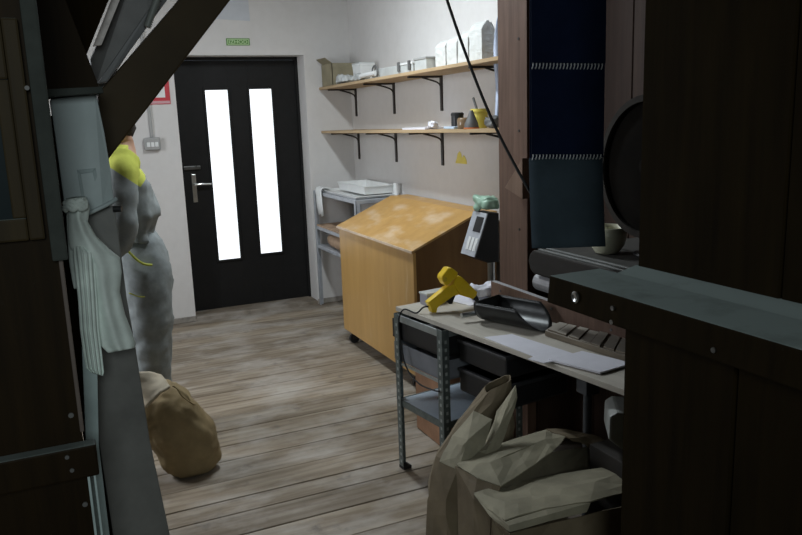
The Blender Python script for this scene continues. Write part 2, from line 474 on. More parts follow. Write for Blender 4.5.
# chipped plaster foot along the back wall
bm = newbm()
for (a, b) in ((XL, DX0 - 0.0), (DX1, XR)):
    box(bm, a, b, YW - 0.012, YW, 0, 0.045, 0.006)
struct('baseboard_back', bm, plain('dirty_wall_foot', (0.30, 0.275, 0.24), 0.9, var=0.4, scale=12, bump=0.4), local=True)

# door
d1 = bpy.data.objects.new('door_1', None); COL.objects.link(d1); d1.location = (1.48, YD, 0.03); d1['kind'] = 'structure'
P = [(1.212, 1.402, 0.437, 1.833), (1.571, 1.766, 0.454, 1.834)]
LX0, LX1, LZ0, LZ1 = 0.99, 1.975, 0.032, 2.06
bm = newbm()
box(bm, LX0, P[0][0], YD, YD + 0.045, LZ0, LZ1, 0.002); box(bm, P[0][1], P[1][0], YD, YD + 0.045, LZ0, LZ1, 0.002)
box(bm, P[1][1], LX1, YD, YD + 0.045, LZ0, LZ1, 0.002)
for p in P:
    box(bm, p[0], p[1], YD, YD + 0.045, LZ0, p[2]); box(bm, p[0], p[1], YD, YD + 0.045, p[3], LZ1)
obj('door_leaf', bm, M_DOOR, d1)
bm = newbm()
box(bm, DX0, LX0 + 0.002, YD - 0.02, YD + 0.06, 0.03, DZ, 0.003); box(bm, LX1 - 0.002, DX1, YD - 0.02, YD + 0.06, 0.03, DZ, 0.003)
box(bm, DX0, DX1, YD - 0.02, YD + 0.06, LZ1 + 0.004, DZ, 0.003)
obj('door_frame', bm, M_DOOR, d1)
for p in P:
    bm = newbm(); m = 0.014
    box(bm, p[0] - m, p[0] + 0.004, YD - 0.012, YD + 0.01, p[2] - m, p[3] + m, 0.004); box(bm, p[1] - 0.004, p[1] + m, YD - 0.012, YD + 0.01, p[2] - m, p[3] + m, 0.004)
    box(bm, p[0], p[1], YD - 0.012, YD + 0.01, p[2] - m, p[2] + 0.004, 0.004); box(bm, p[0], p[1], YD - 0.012, YD + 0.01, p[3] - 0.004, p[3] + m, 0.004)
    obj('pane_moulding', bm, M_DOOR, d1)
    bm = newbm(); box(bm, p[0], p[1], YD + 0.018, YD + 0.024, p[2], p[3]); obj('pane', bm, M_PANE, d1)
bm = newbm(); box(bm, 1.05, 1.085, YD - 0.008, YD, 0.94, 1.17, 0.004); hp = obj('handle_plate', bm, M_CHROME, d1)
bm = newbm(); cyl(bm, (1.067, YD, 1.085), (1.067, YD - 0.05, 1.085), 0.011); tube(bm, [(1.067, YD - 0.05, 1.085), (1.11, YD - 0.055, 1.088), (1.195, YD - 0.05, 1.083)], 0.010)
obj('door_handle', bm, M_CHROME, hp)
bm = newbm(); box(bm, 0.995, 1.13, YD - 0.016, YD, 1.205, 1.235, 0.004); cyl(bm, (1.1, YD - 0.016, 1.22), (1.1, YD - 0.03, 1.22), 0.011); obj('sliding_bolt', bm, plain('dull_bolt_metal', (0.12, 0.12, 0.115), 0.4, 0.8), d1)

# ------------------------------------------------------------------ things on the back wall
def letters(text, size, mat, name, parent, x0, x1, y, z0, z1):
    cu = bpy.data.curves.new(name, 'FONT'); cu.body = text; cu.size = size; cu.extrude = 0.0006
    t = bpy.data.objects.new(name + '_curve', cu); COL.objects.link(t)
    bpy.context.view_layer.update()
    me = bpy.data.meshes.new_from_object(t.evaluated_get(bpy.context.evaluated_depsgraph_get()))
    bpy.data.objects.remove(t)
    b = newbm(); b.from_mesh(me)
    xs = [v.co.x for v in b.verts]; ys = [v.co.y for v in b.verts]
    for v in b.verts:
        a = (v.co.x - min(xs)) / (max(xs) - min(xs)); c = (v.co.y - min(ys)) / (max(ys) - min(ys))
        v.co = Vector((x0 + a * (x1 - x0), y - v.co.z, z0 + c * (z1 - z0)))
    return obj(name, b, mat, parent)
t = thing('exit_sign', 'small green sign reading IZHOD above the black door', 'sign', (1.466, YW, 2.16))
bm = newbm(); box(bm, 1.373, 1.558, YW - 0.008, YW, 2.158, 2.212, 0.003); obj('sign_plate', bm, M_GREEN, t)
bm = newbm(); box(bm, 1.382, 1.549, YW - 0.0088, YW - 0.007, 2.164, 2.206); obj('sign_border', bm, M_LIME, t)
bm = newbm(); box(bm, 1.386, 1.545, YW - 0.0094, YW - 0.0075, 2.168, 2.202); obj('sign_field', bm, M_GREEN, t)
letters('IZHOD', 0.05, M_LIME, 'lettering', t, 1.394, 1.537, YW - 0.0095, 2.172, 2.198)
bm = newbm(); prism(bm, [(1.22, YW, 2.358), (1.573, YW, 2.343), (1.565, YW, 2.70), (1.212, YW, 2.715)], (0, -0.003, 0)); tag(obj('paper_notice', bm, plain('grey_white_notice', (0.55, 0.57, 0.60), 0.8, var=0.04), None), 'white paper sheet pinned high on the wall above the door', 'paper')
t = thing('fire_sign', 'white sign with a red frame on the wall left of the black door', 'sign', (0.83, YW, 1.72))
bm = newbm(); box(bm, 0.74, 0.912, YW - 0.006, YW, 1.725, 1.90, 0.001); obj('sign_plate', bm, M_RED, t)
bm = newbm(); box(bm, 0.775, 0.876, YW - 0.0075, YW - 0.005, 1.775, 1.88); obj('white_field', bm, M_WHITE, t)
bm = newbm(); box(bm, 0.745, 0.907, YW - 0.0075, YW - 0.005, 1.73, 1.75); obj('lower_strip', bm, plain('pink_print', (0.6, 0.33, 0.35), 0.5, var=0.05), t)
t = thing('light_switch', 'grey surface-mounted switch box with a cable duct on the wall left of the door', 'switch', (0.745, YW, 1.38))
bm = newbm(); box(bm, 0.685, 0.805, YW - 0.045, YW, 1.385, 1.48, 0.012, 3); obj('switch_housing', bm, M_GREYBOX, t)
for k in range(3):
    bm = newbm(); box(bm, 0.703 + k * 0.03, 0.727 + k * 0.03, YW - 0.05, YW - 0.042, 1.41, 1.445, 0.003); obj('rocker', bm, M_WHITE, t)
bm = newbm(); box(bm, 0.738, 0.758, YW - 0.018, YW, 1.48, 2.6, 0.003); obj('cable_duct', bm, M_GREYBOX, t)

# ------------------------------------------------------------------ shelves on the right wall
def zs_up(y): return 1.805 + 0.0124 * (YW - y)
def zs_lo(y): return 1.452 + 0.0105 * (YW - y)
def shelf(name, zf, y0, y1, label, ys):
    t = thing(name, label, 'shelf', (XR, (y0 + y1) / 2, zf((y0 + y1) / 2)))
    bm = newbm()
    prism(bm, [(2.11, y0, zf(y0)), (XR - 0.001, y0, zf(y0)), (XR - 0.001, y1, zf(y1)), (2.11, y1, zf(y1))], (0, 0, 0.02), 0.002)
    obj('shelf_board', bm, M_SHELF, t)
    for y in ys:
        z = zf(y); bm = newbm()
        prism(bm, [(XR, y - 0.012, z - 0.225), (XR, y + 0.012, z - 0.225), (XR, y + 0.014, z), (XR, y - 0.014, z)], (-0.012, 0, 0), 0.002)
        prism(bm, [(XR, y - 0.014, z - 0.001), (XR, y + 0.014, z - 0.001), (2.15, y + 0.010, z - 0.001), (2.15, y - 0.010, z - 0.001)], (0, 0, -0.012), 0.002)
        tube(bm, [(XR - 0.008, y, z - 0.09), (XR - 0.03, y, z - 0.045), (2.25, y, z - 0.010)], 0.006)
        obj('bracket', bm, M_BRACKET, t)
shelf('wall_shelf', zs_up, 3.3, YW - 0.001, 'upper pine shelf on black brackets holding white paper bags', (6.06, 5.29, 4.535, 3.75))
shelf('wall_shelf', zs_lo, 3.3, YW - 0.001, 'lower pine shelf on black brackets below the one with white bags', (6.04, 5.285, 4.54, 3.75))
def zt(y): return zs_up(y) + 0.0205
def zl(y): return zs_lo(y) + 0.0205
# upper shelf, from the door wall towards the camera
t = thing('cardboard_box', 'olive brown open cardboard box at the far end of the upper shelf', 'box', (2.24, 6.03, zt(6.03)))
bm = newbm(); z0 = zt(6.03)
box(bm, 2.135, 2.36, 5.90, 6.15, z0, z0 + 0.006); box(bm, 2.135, 2.14, 5.90, 6.15, z0, z0 + 0.175); box(bm, 2.355, 2.36, 5.90, 6.15, z0, z0 + 0.175)
box(bm, 2.135, 2.36, 5.90, 5.905, z0, z0 + 0.175); box(bm, 2.135, 2.36, 6.145, 6.15, z0, z0 + 0.175); obj('carton', bm, M_OLIVECARD, t)
bm = newbm(); prism(bm, [(2.138, 5.91, z0 + 0.175), (2.138, 6.14, z0 + 0.175), (2.085, 6.13, z0 + 0.215), (2.085, 5.92, z0 + 0.215)], (0.003, 0, 0.003)); obj('flap', bm, M_OLIVECARD, t)
def lump(name, c, sx, sy, sz, mat, label, cat, amp=0.02, sc=9, seed=1, group=None):
    bm = newbm(); bmesh.ops.create_icosphere(bm, subdivisions=4, radius=1)
    for v in bm.verts:
        p = v.co.copy(); q = Vector([math.copysign(abs(a) ** 0.6, a) for a in p])
        v.co = Vector((q.x * sx, q.y * sy, max(q.z, -0.75) * sz))
    crumple(bm, amp, sc, seed)
    zmin = min(v.co.z for v in bm.verts)
    for v in bm.verts: v.co += Vector((c[0], c[1], c[2] - zmin))
    return tag(obj(name, bm, mat, None, smooth=True), label, cat, group)
lump('plastic_bag', (2.166, 5.70, zt(5.70)), 0.06, 0.10, 0.035, M_CLEAR, 'crumpled clear plastic bag lying before the olive box on the upper shelf', 'bag', 0.018, 14, 2)
lump('plastic_bag', (2.19, 5.42, zt(5.42)), 0.05, 0.10, 0.028, M_CLEAR, 'flat crumpled plastic bag between the white tub and the rolled tray on the upper shelf', 'bag', 0.016, 14, 5)
t = thing('plastic_tub', 'tall white plastic tub standing next to the olive box on the upper shelf', 'tub', (2.29, 5.62, zt(5.62)))
bm = newbm(); z0 = zt(5.62)
loft(bm, [[Vector((2.29 + a * s, 5.62 + b * s * 1.25, z0 + h)) for a, b in ((-.06, -.06), (.06, -.06), (.06, .06), (-.06, .06))] for s, h in ((0.9, 0), (1.0, 0.125), (1.04, 0.13), (1.04, 0.142))]); obj('tub_body', bm, M_WHITE, t)
bm = newbm(); box(bm, 2.225, 2.355, 5.54, 5.70, z0 + 0.142, z0 + 0.150, 0.003); obj('lid', bm, M_CLEAR, t)
t = thing('tray_stack', 'frosted plastic tray with a rolled white strip and a ring clip on the upper shelf', 'tray', (2.22, 5.05, zt(5.05)))
bm = newbm(); z0 = zt(5.05); box(bm, 2.17, 2.36, 4.73, 5.13, z0, z0 + 0.065, 0.006); obj('tray_body', bm, M_CLEAR, t)
bm = newbm(); cyl(bm, (2.15, 5.05, z0 + 0.035), (2.15, 5.32, z0 + 0.03), 0.018); obj('rolled_strip', bm, M_WHITE, t)
bm = newbm(); tube(bm, [(2.15, 5.07 + 0.045 * math.cos(a), z0 + 0.04 + 0.045 * math.sin(a)) for a in [R(q) for q in range(-40, 221, 20)]], 0.006); obj('ring_clip', bm, M_GREYMET, t)
t = thing('clip_box', 'clear lidded box with grey clip latches, nearest the white bags on the upper shelf', 'box', (2.22, 4.55, zt(4.55)))
bm = newbm(); z0 = zt(4.55); box(bm, 2.16, 2.33, 4.48, 4.70, z0, z0 + 0.055, 0.006); obj('box_body', bm, M_CLEAR, t)
bm = newbm(); box(bm, 2.155, 2.335, 4.475, 4.705, z0 + 0.052, z0 + 0.066, 0.004); obj('lid', bm, M_WHITE, t)
for yy in (4.50, 4.66):
    bm = newbm(); box(bm, 2.147, 2.158, yy, yy + 0.03, z0 + 0.015, z0 + 0.075, 0.003); obj('latch', bm, M_GREYMET, t)
t = thing('clip_box', 'plain grey plastic box standing between the latched box and the white bags', 'box', (2.24, 4.38, zt(4.38)))
bm = newbm(); z0 = zt(4.38); box(bm, 2.16, 2.33, 4.29, 4.455, z0, z0 + 0.07, 0.006); obj('box_body', bm, M_CLEAR, t)
bm = newbm(); box(bm, 2.155, 2.335, 4.285, 4.46, z0 + 0.066, z0 + 0.08, 0.004); obj('lid', bm, M_GREYBOX, t)
# white paper bags of flour
def flour_bag(y, w, d, h, label, seed):
    bm = newbm(); rings = []; n = 9
    z0 = zt(y); x = 2.255
    for i in range(13):
        f = i / 12
        ww, dd = w / 2, d / 2
        if f > 0.86: k = (f - 0.86) / 0.14; dd *= 1 - 0.55 * k
        ring = []
        per = [(-1, -1), (-.33, -1.05), (.33, -1.05), (1, -1), (1.05, -.33), (1.05, .33), (1, 1), (.33, 1.05), (-.33, 1.05), (-1, 1), (-1.05, .33), (-1.05, -.33)]
        for a, b in per: ring.append(Vector((x + b * dd, y + a * ww, z0 + h * f)))
        rings.append(ring)
    loft(bm, rings)
    bmesh.ops.subdivide_edges(bm, edges=[e for e in bm.edges], cuts=1, use_grid_fill=True)
    crumple(bm, 0.0035, 16, seed)
    for v in bm.verts: v.co.z = max(v.co.z, z0)
    tt = thing('paper_bag', label, 'bag', (x, y, z0), 0, 'white flour bags on the upper shelf')
    obj('bag_body', bm, M_BAGWHITE, tt, smooth=False)
    bm = newbm(); box(bm, x - 0.012, x + 0.012, y - w * 0.46, y + w * 0.46, z0 + h - 0.004, z0 + h + 0.012, 0.004); obj('folded_top', bm, M_BAGWHITE, tt)
flour_bag(4.21, 0.125, 0.075, 0.150, 'short white paper bag, the farthest of the four on the upper shelf', 1)
flour_bag(4.07, 0.12, 0.075, 0.158, 'white paper bag second from the far end, touching the short one', 2)
flour_bag(3.935, 0.115, 0.075, 0.172, 'white paper bag behind the hanging black cord, beside the tallest bag', 3)
flour_bag(3.785, 0.135, 0.085, 0.205, 'tallest white paper bag with printed grey lines, nearest the wooden post', 4)
# lower shelf
t = tag(obj('paper_pad', prism(newbm(), [(2.13, 4.60, zl(4.6)), (2.33, 4.60, zl(4.6)), (2.33, 4.27, zl(4.27)), (2.13, 4.27, zl(4.27))], (0, 0, 0.012)), M_PAPER), 'flat white paper pad lying on the lower shelf', 'paper')
lump('paper_ball', (2.17, 4.24, zl(4.24)), 0.022, 0.04, 0.02, M_PAPER, 'small crumpled white paper beside the pad on the lower shelf', 'paper', 0.012, 30, 3)
t = thing('spray_can', 'small black container with a rounded cap on the lower shelf', 'container', (2.2, 3.985, zl(3.985)))
bm = newbm(); lathe(bm, (2.2, 3.985, zl(3.985)), (0, 0, 1), [(0.034, 0), (0.036, 0.004), (0.036, 0.075)]); obj('container_body', bm, M_BLACK, t, smooth=False)
bm = newbm(); lathe(bm, (2.2, 3.985, zl(3.985) + 0.075), (0, 0, 1), [(0.038, 0), (0.038, 0.012), (0.03, 0.018)]); obj('cap', bm, M_RUBBER, t)
tag(obj('paper_packet', box(newbm(), 2.13, 2.2, 3.90, 4.03, zl(3.96), zl(3.96) + 0.014, 0.005), plain('pale_blue_paper', (0.45, 0.55, 0.66), 0.7)), 'flat pale blue packet before the black container on the lower shelf', 'packet')
t = thing('glass_jar', 'amber brown glass jar before the yellow cup on the lower shelf', 'jar', (2.16, 3.83, zl(3.83)))
bm = newbm(); lathe(bm, (2.16, 3.83, zl(3.83)), (0, 0, 1), [(0.038, 0), (0.042, 0.01), (0.042, 0.055), (0.034, 0.062)]); obj('jar_glass', bm, plain('amber_glass', (0.22, 0.15, 0.09), 0.15), t, smooth=True)
t = thing('plastic_cup', 'bright yellow cup with a dark stick in it on the lower shelf', 'cup', (2.26, 3.83, zl(3.83)))
bm = newbm(); z0 = zl(3.83); lathe(bm, (2.26, 3.83, z0), (0, 0, 1), [(0.042, 0), (0.045, 0.09), (0.053, 0.092), (0.053, 0.108), (0.043, 0.108), (0.038, 0.01)]); obj('cup_body', bm, M_YELLOWL, t, smooth=False)
bm = newbm(); cyl(bm, (2.265, 3.82, z0 + 0.02), (2.25, 3.885, z0 + 0.17), 0.007); obj('stick', bm, M_GREYMET, t)
t = thing('funnel', 'grey cone-shaped funnel with an orange base beside the amber jar', 'funnel', (2.15, 3.735, zl(3.735)))
bm = newbm(); z0 = zl(3.735); lathe(bm, (2.15, 3.735, z0), (0, 0, 1), [(0.04, 0.008), (0.036, 0.03), (0.008, 0.10)]); obj('cone', bm, M_GREYMET, t)
bm = newbm(); lathe(bm, (2.15, 3.735, z0), (0, 0, 1), [(0.043, 0), (0.043, 0.008)]); obj('orange_base', bm, plain('orange_plastic', (0.6, 0.16, 0.03), 0.5), t)
lump('plastic_bag', (2.2, 3.58, zl(3.58)), 0.05, 0.05, 0.03, M_GREYMET, 'dark crumpled bag on the lower shelf next to the wooden post', 'bag', 0.012, 20, 8)
t = thing('wall_sticker', 'small yellow bell-shaped sticker on the wall under the lower shelf', 'sticker', (XR, 4.30, 1.267))
bm = newbm()
prism(bm, [(XR, 4.375, 1.267), (XR, 4.225, 1.267), (XR, 4.228, 1.29), (XR, 4.255, 1.318), (XR, 4.268, 1.322), (XR, 4.285, 1.30), (XR, 4.292, 1.325), (XR, 4.315, 1.345), (XR, 4.34, 1.33), (XR, 4.355, 1.295)], (-0.002, 0, 0))
obj('sticker_print', bm, M_YELLOWL, t)

# ------------------------------------------------------------------ corner rack
t = thing('corner_rack', 'light grey metal rack in the corner with white trays on top', 'rack', (2.19, 5.7, 0))
RX0, RX1, RY0, RY1 = 2.0, 2.375, 5.17, 6.14
for (x, yy) in ((RX0, RY0), (RX0, RY1), (RX1, RY0), (RX1, RY1)):
    bm = newbm(); sx = 1 if x == RX0 else -1; sy = 1 if yy == RY0 else -1
    box(bm, min(x, x + sx * 0.004), max(x, x + sx * 0.004), min(yy, yy + sy * 0.035), max(yy, yy + sy * 0.035), 0, 0.985)
    box(bm, min(x, x + sx * 0.035), max(x, x + sx * 0.035), min(yy, yy + sy * 0.004), max(yy, yy + sy * 0.004), 0, 0.985); obj('leg', bm, M_RACK, t)
for z in (0.955, 0.66, 0.50):
    bm = newbm(); box(bm, RX0 + 0.002, RX1 - 0.002, RY0 + 0.002, RY1 - 0.002, z, z + 0.028, 0.004); obj('rack_shelf', bm, M_RACK, t)
# stacked trays on the rack
def tray(x0, x1, y0, y1, z, h, label, mat):
    tt = thing('foam_tray', label, 'tray', ((x0 + x1) / 2, (y0 + y1) / 2, z), 0, 'white trays stacked on the corner rack')
    bm = newbm()
    loft(bm, [[Vector((cx_ + a * (x1 - x0) / 2 * s, cy_ + b * (y1 - y0) / 2 * s, z + hh)) for a, b in ((-1, -1), (1, -1), (1, 1), (-1, 1))] for cx_, cy_ in (((x0 + x1) / 2, (y0 + y1) / 2),) for s, hh in ((0.94, 0), (1, h), (0.97, h), (0.92, 0.004))], True, True)
    obj('tray_body', bm, mat, tt)
    bm = newbm(); box(bm, x0 - 0.004, x1 + 0.004, y0 - 0.004, y0 + 0.006, z + h - 0.006, z + h, 0.002); box(bm, x0 - 0.004, x1 + 0.004, y1 - 0.006, y1 + 0.004, z + h - 0.006, z + h, 0.002)
    box(bm, x0 - 0.004, x0 + 0.006, y0, y1, z + h - 0.006, z + h, 0.002); box(bm, x1 - 0.006, x1 + 0.004, y0, y1, z + h - 0.006, z + h, 0.002); obj('rim', bm, M_WHITE, tt)
    return tt
tray(2.02, 2.36, 5.22, 6.0, 0.984, 0.022, 'wide flat white tray at the bottom of the stack on the corner rack', M_WHITE)
tray(2.12, 2.37, 5.28, 5.86, 1.007, 0.062, 'deep white tray turned over on top of the wide flat tray', M_WHITE)
t = tag(obj('paper_roll', cyl(newbm(), (2.35, 5.225, 0.985), (2.35, 5.225, 1.085), 0.02), M_WHITE), 'small white paper roll standing at the near end of the corner rack', 'roll')
bm = newbm()
rows = []
for i in range(12):
    f = i / 11
    c = [(2.08, 5.98, 1.013), (2.0, 6.0, 1.018), (1.985, 6.02, 0.95), (1.99, 6.0, 0.80)]
    pts = spline(c, 4)
    p = pts[int(f * (len(pts) - 1))]
    rows.append([p + Vector((0.004 * math.sin(j * 2.2 + i), (j / 6 - 0.5) * (0.17 - 0.05 * f) - 0.08 * f, 0.012 * math.sin(j * 1.7) * f)) for j in range(7)])
grid(bm, rows); tag(obj('white_rag', bm, M_WHITE, None, smooth=True, solid=0.006), 'white rag hanging over the left corner of the grey rack', 'cloth')
tag(obj('cardboard_sheet', box(newbm(), 2.005, 2.36, 5.25, 6.12, 0.689, 0.702, 0.002), M_CARD), 'flat brown cardboard sheet on the middle shelf of the corner rack', 'cardboard')
lump('paper_parcel', (2.17, 5.72, 0.528), 0.15, 0.34, 0.06, M_CARD, 'soft brown paper parcel on the lower shelf of the corner rack', 'parcel', 0.012, 7, 4)

# ------------------------------------------------------------------ plywood flour bin on castors
t = thing('flour_bin', 'tan plywood bin with a sloping dusty lid standing on castors', 'bin', (2.03, 4.43, 0))
bx0, bx1, by0, by1, zb0, zl0, zl1 = 1.812, 2.36, 3.83, 5.03, 0.088, 0.822, 1.0
sl = (zl1 - zl0) / (2.22 - bx0)
bm = newbm(); box(bm, bx0, bx0 + 0.018, by0, by1, zb0, zl0, 0.002); obj('front_panel', bm, M_BINF, t)
for (a, b) in ((by0, by0 + 0.018), (by1 - 0.018, by1)):
    bm = newbm(); prism(bm, [(bx0 + 0.018, a, zb0), (bx1, a, zb0), (bx1, a, zl1), (2.22, a, zl1), (bx0 + 0.018, a, zl0 + 0.004)], (0, b - a, 0)); obj('side_panel', bm, M_BINSHADE, t)
bm = newbm(); box(bm, bx1 - 0.018, bx1, by0 + 0.018, by1 - 0.018, zb0, zl1); box(bm, bx0 + 0.018, bx1 - 0.018, by0 + 0.018, by1 - 0.018, zb0, zb0 + 0.018); obj('carcass', bm, M_BINSHADE, t)
bm = newbm(); prism(bm, [(bx0 - 0.012, by0 - 0.012, zl0), (2.225, by0 - 0.012, zl1 + 0.002), (2.225, by1 + 0.012, zl1 + 0.002), (bx0 - 0.012, by1 + 0.012, zl0)], (0, 0, 0.014), 0.001, 1); lid = obj('sloping_lid', bm, M_BINL, t)
bm = newbm(); box(bm, bx0 - 0.016, bx0 - 0.011, by0 - 0.012, by1 + 0.012, zl0 - 0.001, zl0 + 0.0135); obj('edge_strip', bm, M_EDGE, lid)
bm = newbm(); box(bm, 2.226, bx1, by0 - 0.012, by1 + 0.012, zl1 + 0.001, zl1 + 0.015, 0.001, 1); obj('top_board', bm, M_BINL, t)
for (x, yy) in ((bx0 + 0.045, by0 + 0.06), (bx0 + 0.045, by1 - 0.1), (bx1 - 0.06, by0 + 0.06), (bx1 - 0.06, by1 - 0.1)):
    bm = newbm(); box(bm, x - 0.03, x + 0.03, yy - 0.03, yy + 0.03, zb0 - 0.006, zb0); box(bm, x - 0.02, x + 0.02, yy - 0.016, yy - 0.012, 0.03, zb0 - 0.005); box(bm, x - 0.02, x + 0.02, yy + 0.012, yy + 0.016, 0.03, zb0 - 0.005)
    c = obj('castor', bm, M_BRACKET, t)
    bm = newbm(); cyl(bm, (x - 0.008, yy - 0.011, 0.0355), (x - 0.008, yy + 0.011, 0.0355), 0.035); obj('wheel', bm, M_RUBBER, c)

# ------------------------------------------------------------------ platform scale behind the bench
t = thing('platform_scale', 'black scale display tilted on a steel column behind the bench', 'scale', (2.08, 3.42, 0))
bm = newbm(); box(bm, 1.9, 2.3, 3.22, 3.62, 0.0, 0.08, 0.008); obj('base', bm, M_STEEL, t)
bm = newbm(); cyl(bm, (2.08, 3.43, 0.08), (2.08, 3.43, 0.95), 0.02); obj('column', bm, M_STEEL, t)
hy = 3.36
bm = newbm(); prism(bm, [aty(u, v, hy) for u, v in ((475.5, 257), (488, 263), (499, 262), (499, 213), (489, 213))], (0, 0.15, 0), 0.004); h = obj('display_housing', bm, M_BLACK, t)
a, b = aty(475.5, 257.5, hy), aty(488.5, 214, hy)
nrm = Vector((-(b - a).z, 0, (b - a).x)).normalized()
if nrm.x > 0: nrm = -nrm
bm = newbm(); prism(bm, [a + V((0, 0.004, 0)), b + V((0, 0.004, 0)), b + V((0, 0.146, 0)), a + V((0, 0.146, 0))], nrm * 0.006); obj('control_panel', bm, plain('silver_panel', (0.5, 0.52, 0.56), 0.35, 0.2), h)
def on_panel(s0, s1, y0, y1, mat, name):
    p0, p1 = a.lerp(b, s0), a.lerp(b, s1); bm = newbm()
    prism(bm, [p0 + Vector((0, y0, 0)), p1 + Vector((0, y0, 0)), p1 + Vector((0, y1, 0)), p0 + Vector((0, y1, 0))], nrm * 0.009); obj(name, bm, mat, h)
on_panel(0.55, 0.9, 0.02, 0.09, M_BLACK, 'screen')
for k in range(3): on_panel(0.12, 0.42, 0.014 + k * 0.034, 0.04 + k * 0.034, M_WHITE, 'key')
lump('plastic_bag', (2.06, 3.44, 1.078), 0.055, 0.065, 0.042, M_PALEGREEN, 'pale green plastic bag on top of the black scale display', 'bag', 0.012, 18, 6)

# ------------------------------------------------------------------ workbench on a slotted metal rack
BA = math.atan2(-0.991, 0.13)             # bench's long direction (towards the camera)
BO = Vector((1.335, 3.02, 0.0))
sD, nD = Vector((0.13, -0.9915, 0)), Vector((0.9915, 0.13, 0))
def B(s, n, z): return BO + sD * s + nD * n + Vector((0, 0, z))
def bbox(bm, s0, s1, n0, n1, z0, z1, bv=0.0, seg=2):
    p = [B(s, n, z) for z in (z0, z1) for n in (n0, n1) for s in (s0, s1)]
    vs, f = add(bm, p, [(0, 2, 3, 1), (4, 5, 7, 6), (0, 1, 5, 4), (2, 6, 7, 3), (0, 4, 6, 2), (1, 3, 7, 5)])
    bevel(bm, vs, bv, seg); return bm
t = thing('workbench_top', 'pale dusty bench board with papers and a scoop lying on it', 'workbench', B(0.8, 0.2, 0.735), BA)
bm = newbm(); bbox(bm, 0.0, 1.60, 0.0, 0.42, 0.735, 0.755, 0.002); obj('bench_board', bm, M_BENCH, t)
bm = newbm()
prism(bm, [B(0.212, 0.372, 0.756), B(1.6, 0.30, 0.756), B(1.6, 0.30, 0.80), B(0.212, 0.372, 0.852)], nD * 0.026, 0.002); u_ = obj('upstand', bm, M_BROWN, t)
for k, (s, z) in enumerate(((0.28, 0.82), (0.3, 0.785), (0.62, 0.81), (0.95, 0.80), (0.97, 0.775))):
    bm = newbm(); c0 = B(s, 0.372 - (s - .212) * .052, z); cyl(bm, c0 + nD * 0.002, c0 - nD * 0.0025, 0.005, seg=10); obj('screw_head', bm, M_GREYMET, u_)
bm = newbm(); cyl(bm, B(0.92, 0.25, 0.3), B(0.92, 0.25, 0.735), 0.016); box(bm, *[c for p in [(B(0.92, .25, 0).x - .03, B(0.92, .25, 0).x + .03), (B(0.92, .25, 0).y - .03, B(0.92, .25, 0).y + .03), (0.57, 0.66)] for c in p], 0.004); obj('support_leg', bm, plain('dark_grey_metal', (0.07, 0.075, 0.08), 0.5, 0.4), t)
bm = newbm(); cyl(bm, B(0.92, 0.25, 0.0), B(0.92, 0.25, 0.3), 0.016); obj('support_foot', bm, plain('dark_grey_metal_foot', (0.07, 0.075, 0.08), 0.5, 0.4), t)
t = thing('slotted_rack', 'grey slotted-angle metal rack carrying the left end of the bench', 'rack', B(0.22, 0.18, 0), BA)
M_SLOT = plain('pale_slot', (0.30, 0.33, 0.32), 0.5)
def slotted(s, n, ds, dn):
    bm = newbm(); zz = [0.0, 0.03]
    while zz[-1] < 0.70: zz += [zz[-1] + 0.014, zz[-1] + 0.034]
    zz[-1] = 0.733
    cols = [(s + ds * w, n) for w in (0.034, 0.023, 0.012)] + [(s, n)] + [(s, n + dn * w) for w in (0.012, 0.023, 0.034)]
    Vv = grid(bm, [[B(a, b, z) for a, b in cols] for z in zz])
    bm.faces.ensure_lookup_table(); k = 0
    for r_ in range(len(zz) - 1):
        for c_ in range(6):
            if r_ % 2 == 1 and c_ in (1, 4): bm.faces[k].material_index = 1
            k += 1
    L = obj('leg', bm, [M_GALV, M_SLOT], t, solid=0.0025)
    bm = newbm(); bbox(bm, min(s, s + ds * .038) - .002, max(s, s + ds * .038) + .002, min(n, n + dn * .038) - .002, max(n, n + dn * .038) + .002, 0.0, 0.014, .002); obj('rubber_foot', bm, M_RUBBER, L)
slotted(0.02, -0.022, 1, 1); slotted(0.385, -0.022, -1, 1); slotted(0.02, 0.40, 1, -1); slotted(0.385, 0.40, -1, -1)
for (z, h, m) in ((0.70, 0.03, M_RAIL), (0.305, 0.03, M_GALV)):
    bm = newbm(); bbox(bm, 0.03, 0.375, -0.018, -0.012, z, z + h, .001); bbox(bm, 0.03, 0.375, 0.39, 0.396, z, z + h, .001); bbox(bm, 0.024, 0.03, -0.01, 0.39, z, z + h, .001); bbox(bm, 0.376, 0.382, -0.01, 0.39, z, z + h, .001); obj('rail', bm, m, t)
bm = newbm(); bbox(bm, 0.032, 0.374, -0.01, 0.388, 0.318, 0.334, 0.002); obj('rack_shelf', bm, M_SHELFBLUE, t)
for n_ in (-0.016, 0.386):
    bm = newbm(); bbox(bm, 0.03, 0.375, n_, n_ + 0.006, 0.50, 0.512); obj('tray_runner', bm, M_RAIL, t)
